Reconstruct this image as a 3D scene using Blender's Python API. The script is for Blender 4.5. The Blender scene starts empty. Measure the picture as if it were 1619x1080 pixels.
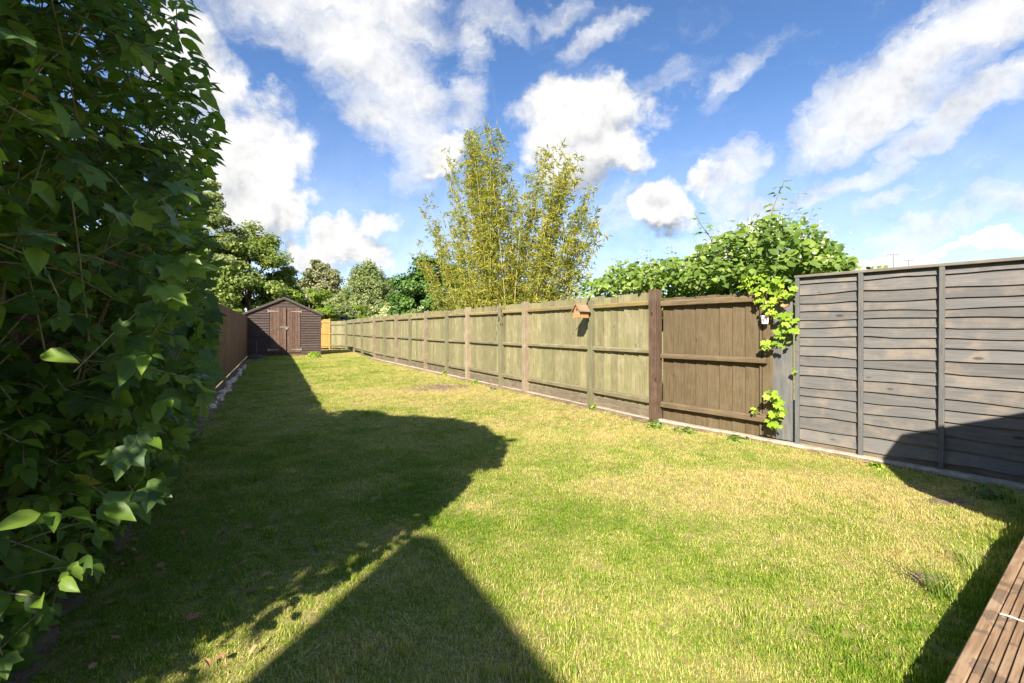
import bpy, math, random
import numpy as np
from mathutils import Vector, Matrix
random.seed(7)
rng = np.random.default_rng(11)
S = bpy.context.scene
C = S.collection

# ------------------------------------------------------------------ camera
F, CX, HY, H = 720.0, 810.0, 520.0, 1.31          # focal length (px), centre, horizon row, eye height
cam = bpy.data.cameras.new('camera')
cam.sensor_width = 36.0
cam.lens = 36.0 * F / 1619.0
cam.shift_y = -(540.0 - HY) / 1619.0
cam.clip_start = 0.05
cam.clip_end = 2000
co = bpy.data.objects.new('camera', cam)
co.location = (0, 0, H)
co.rotation_euler = (math.pi / 2, 0, 0)
C.objects.link(co)
S.camera = co

# ------------------------------------------------------------------ sun
AZ, EL = math.radians(17), math.radians(35.3)        # shadows run 17 degrees right of straight ahead
KX, KY = math.sin(AZ) / math.tan(EL), math.cos(AZ) / math.tan(EL)   # shadow shift per metre of height
sun = bpy.data.lights.new('sun', 'SUN')
sun.energy = 4.1
sun.angle = math.radians(0.5)
sun.color = (1.0, 0.93, 0.80)
so = bpy.data.objects.new('sun', sun)
ray = Vector((math.sin(AZ) * math.cos(EL), math.cos(AZ) * math.cos(EL), -math.sin(EL)))
so.rotation_euler = ray.to_track_quat('-Z', 'Y').to_euler()
so.location = (-6, -20, 15)
C.objects.link(so)

# ------------------------------------------------------------------ sky
W = bpy.data.worlds.new('World')
S.world = W
W.use_nodes = True
nt = W.node_tree
nt.nodes.clear()


class NG:
    """tiny helper for writing node trees"""
    def __init__(s, t): s.t = t
    def n(s, typ, **kw):
        nd = s.t.nodes.new(typ)
        for k, v in kw.items(): setattr(nd, k, v)
        return nd
    def put(s, inp, v):
        if isinstance(v, bpy.types.NodeSocket): s.t.links.new(v, inp)
        else: inp.default_value = v
    def m(s, op, a, b=0.0, c=None, clamp=False):
        nd = s.n('ShaderNodeMath', operation=op, use_clamp=clamp)
        s.put(nd.inputs[0], a); s.put(nd.inputs[1], b)
        if c is not None: s.put(nd.inputs[2], c)
        return nd.outputs[0]
    def v(s, op, a, b=(0, 0, 0), scale=None):
        nd = s.n('ShaderNodeVectorMath', operation=op)
        s.put(nd.inputs[0], a); s.put(nd.inputs[1], b)
        if scale is not None: s.put(nd.inputs['Scale'], scale)
        return nd.outputs['Value'] if op in ('DOT_PRODUCT', 'LENGTH') else nd.outputs[0]
    def noise(s, vec, scale, detail=4, rough=0.55, dist=0.0):
        nd = s.n('ShaderNodeTexNoise')
        s.put(nd.inputs['Vector'], vec)
        nd.inputs['Scale'].default_value = scale
        nd.inputs['Detail'].default_value = detail
        nd.inputs['Roughness'].default_value = rough
        nd.inputs['Distortion'].default_value = dist
        return nd
    def smooth(s, x, a, b):
        nd = s.n('ShaderNodeMapRange', interpolation_type='SMOOTHSTEP')
        s.put(nd.inputs[0], x)
        nd.inputs[1].default_value = a; nd.inputs[2].default_value = b
        return nd.outputs[0]
    def mix(s, fac, a, b, blend='MIX'):
        nd = s.n('ShaderNodeMix', data_type='RGBA', blend_type=blend)
        s.put(nd.inputs[0], fac); s.put(nd.inputs[6], a); s.put(nd.inputs[7], b)
        return nd.outputs[2]
    def ramp(s, x, stops):
        nd = s.n('ShaderNodeValToRGB')
        s.put(nd.inputs[0], x)
        el = nd.color_ramp.elements
        while len(el) < len(stops): el.new(0.5)
        for e, (p, c) in zip(el, stops):
            e.position = p; e.color = (*c, 1)
        return nd.outputs[0]


g = NG(nt)
sky = g.n('ShaderNodeTexSky', sky_type='NISHITA', sun_disc=False)
sky.sun_elevation = EL
sky.sun_rotation = math.radians(197)
sky.air_density = 0.85
sky.dust_density = 0.15
sky.ozone_density = 2.6
tc = g.n('ShaderNodeTexCoord')
D = g.v('NORMALIZE', tc.outputs['Generated'])
# warp the directions a little so that cloud edges billow
w1 = g.noise(D, 5.0, 6, 0.6)
w2 = g.noise(D, 17.0, 5, 0.6)
wv = g.v('ADD', g.v('SCALE', g.v('SUBTRACT', w1.outputs['Color'], (0.5, 0.5, 0.5)), scale=0.17),
         g.v('SCALE', g.v('SUBTRACT', w2.outputs['Color'], (0.5, 0.5, 0.5)), scale=0.06))
DW = g.v('ADD', D, wv)


def blob_field(blobs, dirs):
    f = None
    for (x, y, rx, ry, rot, amp) in blobs:
        c = Vector(((x - CX) / F, 1.0, (HY - y) / F)).normalized()
        r0 = Vector((0, 0, 1)); right = c.cross(r0).normalized(); up = right.cross(c).normalized()
        a = math.radians(rot)
        U = right * math.cos(a) + up * math.sin(a)
        V = up * math.cos(a) - right * math.sin(a)
        dc = math.sqrt(((x - CX) / F) ** 2 + 1 + ((HY - y) / F) ** 2)
        sx, sy = F * dc / rx * 0.9, F * dc / ry * 0.9
        pa = g.v('DOT_PRODUCT', dirs, tuple(U * sx)); pb = g.v('DOT_PRODUCT', dirs, tuple(V * sy))
        q = g.m('SUBTRACT', amp, g.m('MULTIPLY_ADD', pa, pa, g.m('MULTIPLY', pb, pb)))
        f = q if f is None else g.m('SMOOTH_MAX', f, q, 0.35)
    return f


# heaped clouds with crisp edges and soft, torn sheets
cumulus = [(325, 120, 66, 110, 10, 1), (385, 245, 92, 92, 0, 1), (440, 340, 40, 40, 0, .8), (420, 290, 62, 62, 0, 1), (360, 320, 80, 60, 0, 1),
           (925, 215, 95, 78, 0, 1), (975, 175, 52, 40, 0, 1), (900, 160, 48, 36, 0, 1), (985, 250, 48, 45, 0, 1),
           (540, 388, 62, 38, 0, 1), (608, 350, 36, 24, 0, 1), (490, 400, 48, 26, 0, 1), (590, 405, 44, 30, 0, 1),
           (1045, 338, 52, 36, 0, 1), (1110, 290, 36, 24, 30, 0.9), (700, 245, 40, 42, 0, 1),
           (1560, 398, 110, 16, 6, 1), (1400, 415, 70, 14, 0, 1)]
sheet = [(540, 10, 170, 70, 0, 1.1), (580, 90, 110, 70, -30, 1.1), (625, 170, 72, 70, -45, 1.05), (668, 235, 55, 52, 0, 1),
         (755, 90, 34, 62, 0, .55), (790, 35, 65, 38, 0, .45), (730, 170, 42, 50, 0, .6), (960, 62, 62, 26, 25, .62),
         (1180, 112, 90, 34, 25, .5), (1060, 130, 90, 30, 20, .3), (1150, 390, 160, 40, 0, .6), (1480, 300, 160, 30, 10, .55), (1400, 150, 140, 62, 22, 1.1), (1530, 60, 170, 52, 22, 1.1), (1330, 165, 80, 36, 10, 1),
         (1560, 165, 130, 40, 22, 1.0), (1150, 275, 60, 36, 35, .9), (1320, 290, 170, 34, 8, .62), (1180, 330, 90, 50, 0, .7),
         (1500, 365, 160, 32, 12, .85), (970, 350, 70, 40, 0, .55), (640, 290, 60, 40, 0, .4), (880, 20, 60, 30, 0, .25)]
fc = blob_field(cumulus, DW)
fs = blob_field(sheet, DW)
n1 = g.noise(D, 9.0, 7, 0.60, 0.2)
n2 = g.noise(D, 3.2, 5, 0.6, 0.3)
st = g.n('ShaderNodeMapping'); g.put(st.inputs['Vector'], DW)
st.inputs['Rotation'].default_value = (0, math.radians(-24), 0); st.inputs['Scale'].default_value = (1.0, 3.0, 4.5)
n3 = g.noise(st.outputs[0], 6.0, 6, 0.58, 0.4)
dc1 = g.m('ADD', fc, g.m('MULTIPLY_ADD', n1.outputs['Fac'], 2.8, -1.4))
mc = g.smooth(dc1, -0.22, 0.70)
ds1 = g.m('ADD', fs, g.m('MULTIPLY_ADD', n3.outputs['Fac'], 1.8, -0.95))
ms = g.m('MULTIPLY', g.smooth(ds1, -0.45, 1.15), 0.92)
# broken cloud over the rest of the sky
other = g.smooth(g.m('ADD', n2.outputs['Fac'], g.m('MULTIPLY_ADD', n1.outputs['Fac'], 0.3, -0.15)), 0.53, 0.70)
sep = g.n('ShaderNodeSeparateXYZ'); g.put(sep.inputs[0], D)
away = g.smooth(sep.outputs[1], 0.62, 0.35)
other = g.m('MULTIPLY', g.m('MULTIPLY', other, away), 0.85)
veil = g.m('MULTIPLY', g.smooth(n3.outputs['Fac'], 0.50, 0.90), 0.16)
low = g.m('MULTIPLY', g.smooth(sep.outputs[2], 0.46, 0.02), 0.52)
mask = g.m('MAXIMUM', g.m('MAXIMUM', mc, ms), g.m('MAXIMUM', other, g.m('ADD', veil, low)))
# relief: the same noise a little toward the light
n1b = g.noise(g.v('ADD', D, (-0.010, -0.01, 0.026)), 9.0, 6, 0.6, 0.2)
n4 = g.noise(D, 7.0, 4, 0.5)
relief = g.m('SUBTRACT', n1.outputs['Fac'], n1b.outputs['Fac'])
thick = g.smooth(g.m('MAXIMUM', dc1, ds1), 0.35, 1.5)
fu = blob_field(cumulus, g.v('ADD', DW, (0, 0, 0.055)))
under = g.m('MULTIPLY', g.smooth(g.m('SUBTRACT', fu, fc), -0.05, 0.85), mc)
val = g.m('ADD', g.m('MULTIPLY_ADD', relief, 0.9, 1.0), g.m('MULTIPLY_ADD', under, -0.42, g.m('MULTIPLY', g.m('MULTIPLY', thick, g.smooth(n4.outputs['Fac'], 0.45, 0.70)), -0.16)))
val = g.m('MINIMUM', g.m('MAXIMUM', val, 0.6), 1.12)
ccol = g.mix(g.smooth(val, 0.55, 1.0), (0.50, 0.58, 0.72, 1), (1.0, 0.99, 0.97, 1))
ccol = g.v('SCALE', ccol, scale=val)
skc = g.mix(1.0, sky.outputs[0], (0.78, 0.96, 1.14, 1), 'MULTIPLY')
b1 = g.n('ShaderNodeBackground'); g.put(b1.inputs[0], skc); b1.inputs[1].default_value = 0.063
b2 = g.n('ShaderNodeBackground'); g.put(b2.inputs[0], ccol); b2.inputs[1].default_value = 0.345
mx = g.n('ShaderNodeMixShader'); g.put(mx.inputs[0], mask)
nt.links.new(b1.outputs[0], mx.inputs[1]); nt.links.new(b2.outputs[0], mx.inputs[2])
wo = g.n('ShaderNodeOutputWorld'); nt.links.new(mx.outputs[0], wo.inputs[0])

S.view_settings.view_transform = 'Standard'
S.view_settings.look = 'None'
S.view_settings.exposure = 1.60
S.cycles.max_bounces = 6
S.cycles.diffuse_bounces = 3
S.cycles.glossy_bounces = 2
S.cycles.transmission_bounces = 4
S.cycles.caustics_reflective = False
S.cycles.caustics_refractive = False
S.view_settings.gamma = 1.0
S.view_settings.use_curve_mapping = False


# ------------------------------------------------------------------ helpers
def ground(px, py, h=0.0):
    z = F * (H - h) / (py - HY)
    return ((px - CX) / F * z, z)

def tag(o, label=None, cat=None, group=None, kind=None):
    if label: o['label'] = label
    if cat: o['category'] = cat
    if group: o['group'] = group
    if kind: o['kind'] = kind
    return o

def empty(name, loc=(0, 0, 0), rz=0.0):
    o = bpy.data.objects.new(name, None)
    o.location = loc; o.rotation_euler = (0, 0, rz); o.empty_display_size = 0.1
    C.objects.link(o)
    return o

def link(name, me, mat=None, parent=None, loc=(0, 0, 0), rot=(0, 0, 0), scale=None):
    o = bpy.data.objects.new(name, me)
    if mat is not None and len(me.materials) == 0: me.materials.append(mat)
    C.objects.link(o)
    o.location = loc; o.rotation_euler = rot
    if scale is not None: o.scale = scale
    if parent is not None: o.parent = parent
    return o

def fast_mesh(name, V, Fs, tint=None, smooth=False):
    """V (n,3), Fs (m,k) all faces with k corners"""
    V = np.asarray(V, dtype=np.float32); Fs = np.asarray(Fs, dtype=np.int32)
    m = bpy.data.meshes.new(name)
    k = Fs.shape[1]
    m.vertices.add(len(V)); m.vertices.foreach_set('co', V.ravel())
    m.loops.add(Fs.size); m.loops.foreach_set('vertex_index', Fs.ravel())
    m.polygons.add(len(Fs)); m.polygons.foreach_set('loop_start', np.arange(0, Fs.size, k, dtype=np.int32))
    m.polygons.foreach_set('loop_total', np.full(len(Fs), k, dtype=np.int32))
    m.polygons.foreach_set('use_smooth', np.full(len(Fs), smooth, dtype=bool))
    if tint is not None:
        a = m.attributes.new('tint', 'FLOAT', 'POINT'); a.data.foreach_set('value', np.asarray(tint, dtype=np.float32))
    m.update(calc_edges=True); m.validate()
    return m

class MB:
    def __init__(s): s.v = []; s.f = []
    def box(s, a, b):
        i = len(s.v)
        (x0, y0, z0), (x1, y1, z1) = a, b
        s.v += [(x0, y0, z0), (x1, y0, z0), (x1, y1, z0), (x0, y1, z0), (x0, y0, z1), (x1, y0, z1), (x1, y1, z1), (x0, y1, z1)]
        s.f += [tuple(i + j for j in q) for q in ((3, 2, 1, 0), (4, 5, 6, 7), (0, 1, 5, 4), (1, 2, 6, 5), (2, 3, 7, 6), (3, 0, 4, 7))]
        return s
    def prism(s, poly, axis, a, b):
        """poly: 2-D outline, extruded along axis ('x','y','z') from a to b"""
        n = len(poly); i = len(s.v)
        def P(p, t): return {'x': (t, p[0], p[1]), 'y': (p[0], t, p[1]), 'z': (p[0], p[1], t)}[axis]
        s.v += [P(p, a) for p in poly] + [P(p, b) for p in poly]
        s.f += [tuple(i + j for j in reversed(range(n))), tuple(i + n + j for j in range(n))]
        s.f += [(i + j, i + (j + 1) % n, i + n + (j + 1) % n, i + n + j) for j in range(n)]
        return s
    def tube(s, pts, rad, n=6, cap=True):
        base = len(s.v); pts = [Vector(p) for p in pts]
        if not hasattr(rad, '__len__'): rad = [rad] * len(pts)
        ref = Vector((0.31, 0.2, 0.93))
        for k, p in enumerate(pts):
            d = (pts[min(k + 1, len(pts) - 1)] - pts[max(k - 1, 0)])
            d = d.normalized() if d.length > 1e-9 else Vector((0, 0, 1))
            a = d.cross(ref)
            if a.length < 1e-3: a = d.cross(Vector((1, 0, 0)))
            a.normalize(); b = d.cross(a)
            for j in range(n):
                t = 2 * math.pi * j / n
                s.v.append(tuple(p + (a * math.cos(t) + b * math.sin(t)) * rad[k]))
        for k in range(len(pts) - 1):
            for j in range(n):
                q = base + k * n
                s.f.append((q + j, q + (j + 1) % n, q + n + (j + 1) % n, q + n + j))
        if cap:
            s.f.append(tuple(base + j for j in range(n)))
            e = base + (len(pts) - 1) * n
            s.f.append(tuple(e + j for j in reversed(range(n))))
        return s
    def mesh(s, name, smooth=False, bevel=0.0):
        m = bpy.data.meshes.new(name)
        m.from_pydata(s.v, [], s.f); m.validate()
        if bevel > 0:
            import bmesh
            bm = bmesh.new(); bm.from_mesh(m)
            bmesh.ops.recalc_face_normals(bm, faces=bm.faces)
            bmesh.ops.bevel(bm, geom=list(bm.edges), offset=bevel, segments=1, affect='EDGES')
            bm.to_mesh(m); bm.free()
        else:
            import bmesh
            bm = bmesh.new(); bm.from_mesh(m)
            bmesh.ops.recalc_face_normals(bm, faces=bm.faces)
            bm.to_mesh(m); bm.free()
        if smooth: m.polygons.foreach_set('use_smooth', [True] * len(m.polygons))
        m.update()
        return m

def vnoise(x, y, seed=0, scale=1.0, octaves=3):
    """value noise in numpy, about 0..1"""
    tot = np.zeros_like(x, dtype=float); amp = 1.0; norm = 0
    for o in range(octaves):
        xs, ys = x * scale + 17.3 * o + seed, y * scale - 9.1 * o + seed * 1.7
        xi, yi = np.floor(xs).astype(int), np.floor(ys).astype(int)
        fx, fy = xs - xi, ys - yi
        fx = fx * fx * (3 - 2 * fx); fy = fy * fy * (3 - 2 * fy)
        def h(a, b):
            q = np.sin(a * 127.1 + b * 311.7 + seed * 74.7) * 43758.5453
            return q - np.floor(q)
        v = (h(xi, yi) * (1 - fx) + h(xi + 1, yi) * fx) * (1 - fy) + (h(xi, yi + 1) * (1 - fx) + h(xi + 1, yi + 1) * fx) * fy
        tot += v * amp; norm += amp; amp *= 0.5; scale *= 2
    return tot / norm

def inside(poly, x, y):
    """vectorised point in polygon"""
    c = np.zeros(x.shape, dtype=bool); n = len(poly)
    for i in range(n):
        (x1, y1), (x2, y2) = poly[i], poly[(i + 1) % n]
        if y1 == y2: continue
        t = ((y1 > y) != (y2 > y)) & (x < (x2 - x1) * (y - y1) / (y2 - y1) + x1)
        c ^= t
    return c

def frames(nrm, hint=None):
    """rotation matrices (n,3,3) whose columns are x, y (leaf axis), z (leaf normal)"""
    n = nrm / np.linalg.norm(nrm, axis=1, keepdims=True)
    h = rng.normal(size=n.shape) if hint is None else hint
    y = h - n * np.sum(h * n, axis=1, keepdims=True)
    y /= np.linalg.norm(y, axis=1, keepdims=True) + 1e-9
    x = np.cross(y, n)
    return np.stack([x, y, n], axis=2)

def scatter(name, P, R, sz, LV, LF, tint=None, smooth=False):
    """one joined mesh of copies of the leaf (LV, LF triangles/quads)"""
    LV = np.asarray(LV, float); LF = np.asarray(LF, int)
    V = np.einsum('nij,kj->nki', R, LV) * sz[:, None, None] + P[:, None, :]
    n, k = len(P), len(LV)
    Fs = (LF[None] + (np.arange(n) * k)[:, None, None]).reshape(-1, LF.shape[1])
    t = np.repeat(rng.random(n) if tint is None else tint, k)
    return fast_mesh(name, V.reshape(-1, 3), Fs, t, smooth)

# leaf outlines, base at the origin, length 1 along y
def ovate_leaf(w=0.52, droop=0.28, fold=0.12, cols=5):
    prof = [0.04, 0.75, 1.0, 0.78, 0.36, 0.0][:cols + 1] if cols == 5 else None
    V = []; Fs = []
    ys = [0, 0.2, 0.42, 0.64, 0.84, 1.0]
    for y, p in zip(ys, prof):
        z = -droop * y * y
        V += [(-w / 2 * p, y, z + fold * p), (0, y, z), (w / 2 * p, y, z + fold * p)]
    for i in range(5):
        a = i * 3
        for (p, q, r, s) in ((a, a + 1, a + 4, a + 3), (a + 1, a + 2, a + 5, a + 4)):
            Fs += [(p, q, r), (p, r, s)]
    return V, Fs

def lobed_leaf(lobes=5, droop=0.2, cut=0.55):
    V = [(0, 0.32, 0.0)]; Fs = []
    pts = []
    angs = [-150, -118, -88, -60, -38, -20, 0, 20, 38, 60, 88, 118, 150]
    rad = [0.34, 0.44, 0.40 if lobes == 5 else 0.3, 0.58, cut * 0.62, 0.46, 0.70, 0.46, cut * 0.62, 0.58, 0.40, 0.44, 0.34]
    for a, r in zip(angs, rad):
        t = math.radians(a)
        pts.append((math.sin(t) * r, 0.32 + math.cos(t) * r))
    for (x, y) in pts:
        V.append((x, y, -droop * (x * x * 1.5 + max(y - .32, 0) ** 2) + 0.05 * (1 if abs(x) > .15 else 0)))
    V.append((0, 0.12, 0.0))
    n = len(pts)
    for i in range(n - 1): Fs.append((0, i + 2, i + 1))
    Fs += [(0, 1, n + 1), (0, n + 1, n)]
    return V, Fs

# ------------------------------------------------------------------ materials
def newmat(name):
    m = bpy.data.materials.new(name); m.use_nodes = True
    t = m.node_tree; t.nodes.clear()
    q = NG(t)
    out = q.n('ShaderNodeOutputMaterial')
    bs = q.n('ShaderNodeBsdfPrincipled')
    t.links.new(bs.outputs[0], out.inputs[0])
    return m, q, bs, out

def wood(name, light, dark, blotch=None, blotch_amt=0.4, axis='z', rough=0.85, var=0.25, grain=1.0, stain=None, stain_amt=0.0, knots=0.5):
    m, q, bs, out = newmat(name)
    tcn = q.n('ShaderNodeTexCoord'); oi = q.n('ShaderNodeObjectInfo')
    off = q.v('SCALE', (13.1, 7.7, 29.3), scale=oi.outputs['Random'])
    p = q.v('ADD', tcn.outputs['Object'], off)
    mp = q.n('ShaderNodeMapping'); q.put(mp.inputs['Vector'], p)
    sc = {'z': (1, 1, 0.06), 'x': (0.06, 1, 1), 'y': (1, 0.06, 1)}[axis]
    mp.inputs['Scale'].default_value = sc
    n1 = q.noise(mp.outputs[0], 55 * grain, 5, 0.65, 0.6)
    n2 = q.noise(p, 5.0, 5, 0.6)
    n3 = q.noise(p, 1.6, 4, 0.6)
    col = q.mix(q.smooth(n1.outputs['Fac'], 0.32, 0.70), (*dark, 1), (*light, 1))
    if blotch: col = q.mix(q.m('MULTIPLY', q.smooth(n2.outputs['Fac'], 0.45, 0.68), blotch_amt), col, (*blotch, 1))
    if stain: col = q.mix(q.m('MULTIPLY', q.smooth(n3.outputs['Fac'], 0.42, 0.66), stain_amt), col, (*stain, 1))
    if knots > 0:
        vo = q.n('ShaderNodeTexVoronoi'); mk = q.n('ShaderNodeMapping'); q.put(mk.inputs['Vector'], p)
        mk.inputs['Scale'].default_value = {'z': (1, 1, 0.42), 'x': (0.42, 1, 1), 'y': (1, .42, 1)}[axis]
        q.put(vo.inputs['Vector'], mk.outputs[0]); vo.inputs['Scale'].default_value = 6.5
        kn = q.smooth(vo.outputs['Distance'], 0.13, 0.05)
        col = q.mix(q.m('MULTIPLY', kn, knots), col, tuple(c * 0.35 for c in dark) + (1,))
    hs = q.n('ShaderNodeHueSaturation'); q.put(hs.inputs['Color'], col)
    q.put(hs.inputs['Value'], q.m('MULTIPLY_ADD', oi.outputs['Random'], var, 1 - var / 2))
    q.put(bs.inputs['Base Color'], hs.outputs[0])
    bs.inputs['Roughness'].default_value = rough
    bs.inputs['Specular IOR Level'].default_value = 0.25
    bp = q.n('ShaderNodeBump'); bp.inputs['Strength'].default_value = 0.45; bp.inputs['Distance'].default_value = 0.004
    q.put(bp.inputs['Height'], n1.outputs['Fac']); q.put(bs.inputs['Normal'], bp.outputs[0])
    return m

def plain(name, col, rough=0.7, metal=0.0, spots=None, scale=30, amt=0.4):
    m, q, bs, out = newmat(name)
    tcn = q.n('ShaderNodeTexCoord')
    n = q.noise(tcn.outputs['Object'], scale, 5, 0.6)
    c2 = spots or tuple(c * 0.7 for c in col)
    q.put(bs.inputs['Base Color'], q.mix(q.m('MULTIPLY', q.smooth(n.outputs['Fac'], 0.4, 0.65), amt), (*col, 1), (*c2, 1)))
    bs.inputs['Roughness'].default_value = rough; bs.inputs['Metallic'].default_value = metal
    bp = q.n('ShaderNodeBump'); bp.inputs['Strength'].default_value = 0.3; bp.inputs['Distance'].default_value = 0.003
    q.put(bp.inputs['Height'], n.outputs['Fac']); q.put(bs.inputs['Normal'], bp.outputs[0])
    return m

def leafmat(name, stops, rough=0.5, trans=0.35, spec=0.4, tcol=1.6):
    """stops: colour ramp over a per-leaf random value"""
    m, q, bs, out = newmat(name)
    at = q.n('ShaderNodeAttribute', attribute_name='tint'); oi = q.n('ShaderNodeObjectInfo')
    x = q.m('FRACT', q.m('ADD', at.outputs['Fac'], oi.outputs['Random']))
    geo = q.n('ShaderNodeNewGeometry')
    pn = q.noise(geo.outputs['Position'], 1.4, 3, 0.5)
    x2 = q.m('ADD', q.m('MULTIPLY', x, 0.75), q.m('MULTIPLY_ADD', pn.outputs['Fac'], 0.9, -0.32), clamp=True)
    col = q.ramp(x2, stops)
    fn = q.noise(geo.outputs['Position'], 70, 3, 0.6)
    col = q.mix(q.m('MULTIPLY', q.smooth(fn.outputs['Fac'], 0.45, 0.75), 0.3), col, q.mix(1.0, col, (0.55, 0.6, 0.6, 1), 'MULTIPLY'))
    q.put(bs.inputs['Base Color'], col)
    bs.inputs['Roughness'].default_value = rough; bs.inputs['Specular IOR Level'].default_value = spec
    tr = q.n('ShaderNodeBsdfTranslucent')
    q.put(tr.inputs[0], q.mix(1.0, col, (tcol, tcol * 1.05, tcol * 0.5, 1), 'MULTIPLY'))
    mx = q.n('ShaderNodeMixShader'); mx.inputs[0].default_value = trans
    m.node_tree.links.new(bs.outputs[0], mx.inputs[1]); m.node_tree.links.new(tr.outputs[0], mx.inputs[2])
    m.node_tree.links.new(mx.outputs[0], out.inputs[0])
    return m

M = {}
M['green_board'] = wood('green_treated_board', (0.251, 0.219, 0.118), (0.167, 0.144, 0.073), (0.310, 0.276, 0.171), 0.5, 'z', var=0.38, knots=0.6, stain=(0.159, 0.171, 0.065), stain_amt=0.4)
M['green_rail'] = wood('green_treated_rail', (0.221, 0.190, 0.106), (0.135, 0.113, 0.061), (0.257, 0.226, 0.145), 0.5, 'x', var=0.2)
M['top_rail'] = wood('lichen_rail', (0.243, 0.198, 0.108), (0.144, 0.113, 0.063), (0.288, 0.216, 0.072), 0.5, 'x', var=0.25, stain=(0.324, 0.216, 0.036), stain_amt=0.32)
M['green_post'] = wood('green_treated_post', (0.202, 0.184, 0.110), (0.122, 0.110, 0.061), (0.147, 0.166, 0.074), 0.4, 'z', var=0.2)
M['brown_post'] = wood('weathered_brown_post', (0.31, 0.245, 0.165), (0.20, 0.15, 0.095), (0.35, 0.295, 0.215), 0.5, 'z', var=0.35)
M['dark_post'] = wood('dark_brown_post', (0.125, 0.078, 0.050), (0.070, 0.042, 0.028), (0.17, 0.115, 0.082), 0.45, 'z', var=0.1, knots=0.8)
M['gravel_board'] = wood('gravel_board', (0.194, 0.156, 0.104), (0.110, 0.085, 0.059), (0.233, 0.188, 0.130), 0.5, 'x', var=0.2)
M['brown_board'] = wood('stained_brown_board', (0.140, 0.102, 0.057), (0.095, 0.067, 0.035), (0.158, 0.121, 0.076), 0.4, 'z', var=0.18, knots=0.7)
M['brown_rail'] = wood('stained_brown_rail', (0.180, 0.130, 0.076), (0.108, 0.076, 0.043), (0.216, 0.158, 0.072), 0.4, 'x', var=0.15)
M['grey_board'] = wood('grey_painted_board', (0.157, 0.147, 0.137), (0.109, 0.104, 0.100), (0.282, 0.215, 0.156), 0.45, 'x', var=0.25, knots=0.8, stain=(0.142, 0.137, 0.134), stain_amt=0.4)
M['grey_vertical'] = wood('grey_painted_upright', (0.149, 0.147, 0.145), (0.103, 0.102, 0.102), (0.215, 0.182, 0.143), 0.4, 'z', var=0.25, knots=0.3)
M['grey_cap'] = wood('worn_grey_cap', (0.225, 0.194, 0.149), (0.135, 0.122, 0.104), (0.270, 0.243, 0.180), 0.5, 'x', var=0.15)
M['left_board'] = wood('red_brown_board', (0.22, 0.125, 0.078), (0.115, 0.062, 0.038), (0.26, 0.165, 0.11), 0.4, 'z', var=0.35)
M['shed_board'] = wood('shed_board', (0.094, 0.065, 0.055), (0.053, 0.038, 0.033), (0.118, 0.074, 0.060), 0.4, 'x', var=0.3)
M['shed_door'] = wood('shed_door_board', (0.153, 0.095, 0.068), (0.084, 0.051, 0.039), (0.199, 0.115, 0.073), 0.45, 'z', var=0.35)
M['felt'] = plain('roof_felt', (0.10, 0.085, 0.075), 0.95, spots=(0.15, 0.13, 0.11))
M['iron'] = plain('galvanised_hinge', (0.42, 0.38, 0.34), 0.5, 0.6)
M['orange'] = wood('new_orange_timber', (0.455, 0.253, 0.077), (0.330, 0.162, 0.039), (0.496, 0.317, 0.131), 0.4, 'z', var=0.15)
M['bird'] = wood('birdhouse_timber', (0.527, 0.306, 0.145), (0.357, 0.178, 0.076), (0.289, 0.145, 0.068), 0.4, 'x', var=0.1, grain=1.5)
M['bird_roof'] = wood('birdhouse_roof', (0.30, 0.21, 0.13), (0.19, 0.125, 0.075), (0.36, 0.26, 0.17), 0.4, 'y', var=0.1)
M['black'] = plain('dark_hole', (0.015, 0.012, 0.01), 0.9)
M['concrete'] = plain('concrete', (0.43, 0.37, 0.28), 0.9, spots=(0.22, 0.175, 0.125), scale=14, amt=0.7)
M['stone'] = plain('pale_stone', (0.70, 0.58, 0.44), 0.85, spots=(0.38, 0.31, 0.25), scale=18, amt=0.7)
M['deck'] = wood('deck_board', (0.31, 0.20, 0.115), (0.19, 0.115, 0.066), (0.38, 0.275, 0.18), 0.5, 'x', var=0.12, stain=(0.13, 0.09, 0.065), stain_amt=0.0, grain=1.2, knots=0.2)
dk_m = M['deck']; q_ = NG(dk_m.node_tree); bs_ = next(n for n in dk_m.node_tree.nodes if n.type == 'BSDF_PRINCIPLED')
oldc = bs_.inputs['Base Color'].links[0].from_socket; gp_ = q_.n('ShaderNodeNewGeometry'); wn_ = q_.noise(gp_.outputs['Position'], 7.0, 6, 0.6, 0.4)
wet = q_.smooth(wn_.outputs['Fac'], 0.53, 0.57)   # damp marks drying on the boards
q_.put(bs_.inputs['Base Color'], q_.mix(q_.m('MULTIPLY', wet, 0.62), oldc, (0.10, 0.068, 0.048, 1)))
M['bark'] = wood('bark', (0.21, 0.15, 0.10), (0.09, 0.062, 0.042), (0.26, 0.21, 0.15), 0.5, 'z', knots=0)
M['cane'] = wood('green_brown_cane', (0.29, 0.25, 0.13), (0.16, 0.13, 0.06), (0.2, 0.24, 0.08), 0.5, 'z', knots=0)
M['culm'] = wood('bamboo_culm', (0.46, 0.40, 0.13), (0.33, 0.28, 0.08), (0.3, 0.34, 0.09), 0.5, 'z', knots=0)
M['pot'] = plain('white_glazed_pot', (0.80, 0.79, 0.77), 0.35, amt=0.1)
M['pink'] = plain('pink_glaze', (0.62, 0.10, 0.24), 0.4)
M['string'] = plain('jute_string', (0.42, 0.33, 0.22), 0.9)
M['brick'] = plain('red_brick', (0.42, 0.21, 0.13), 0.9, spots=(0.30, 0.14, 0.09), scale=9)
M['render'] = plain('pale_render', (0.62, 0.58, 0.50), 0.9)
M['tile'] = plain('roof_tile', (0.16, 0.10, 0.075), 0.85, scale=8)
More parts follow.
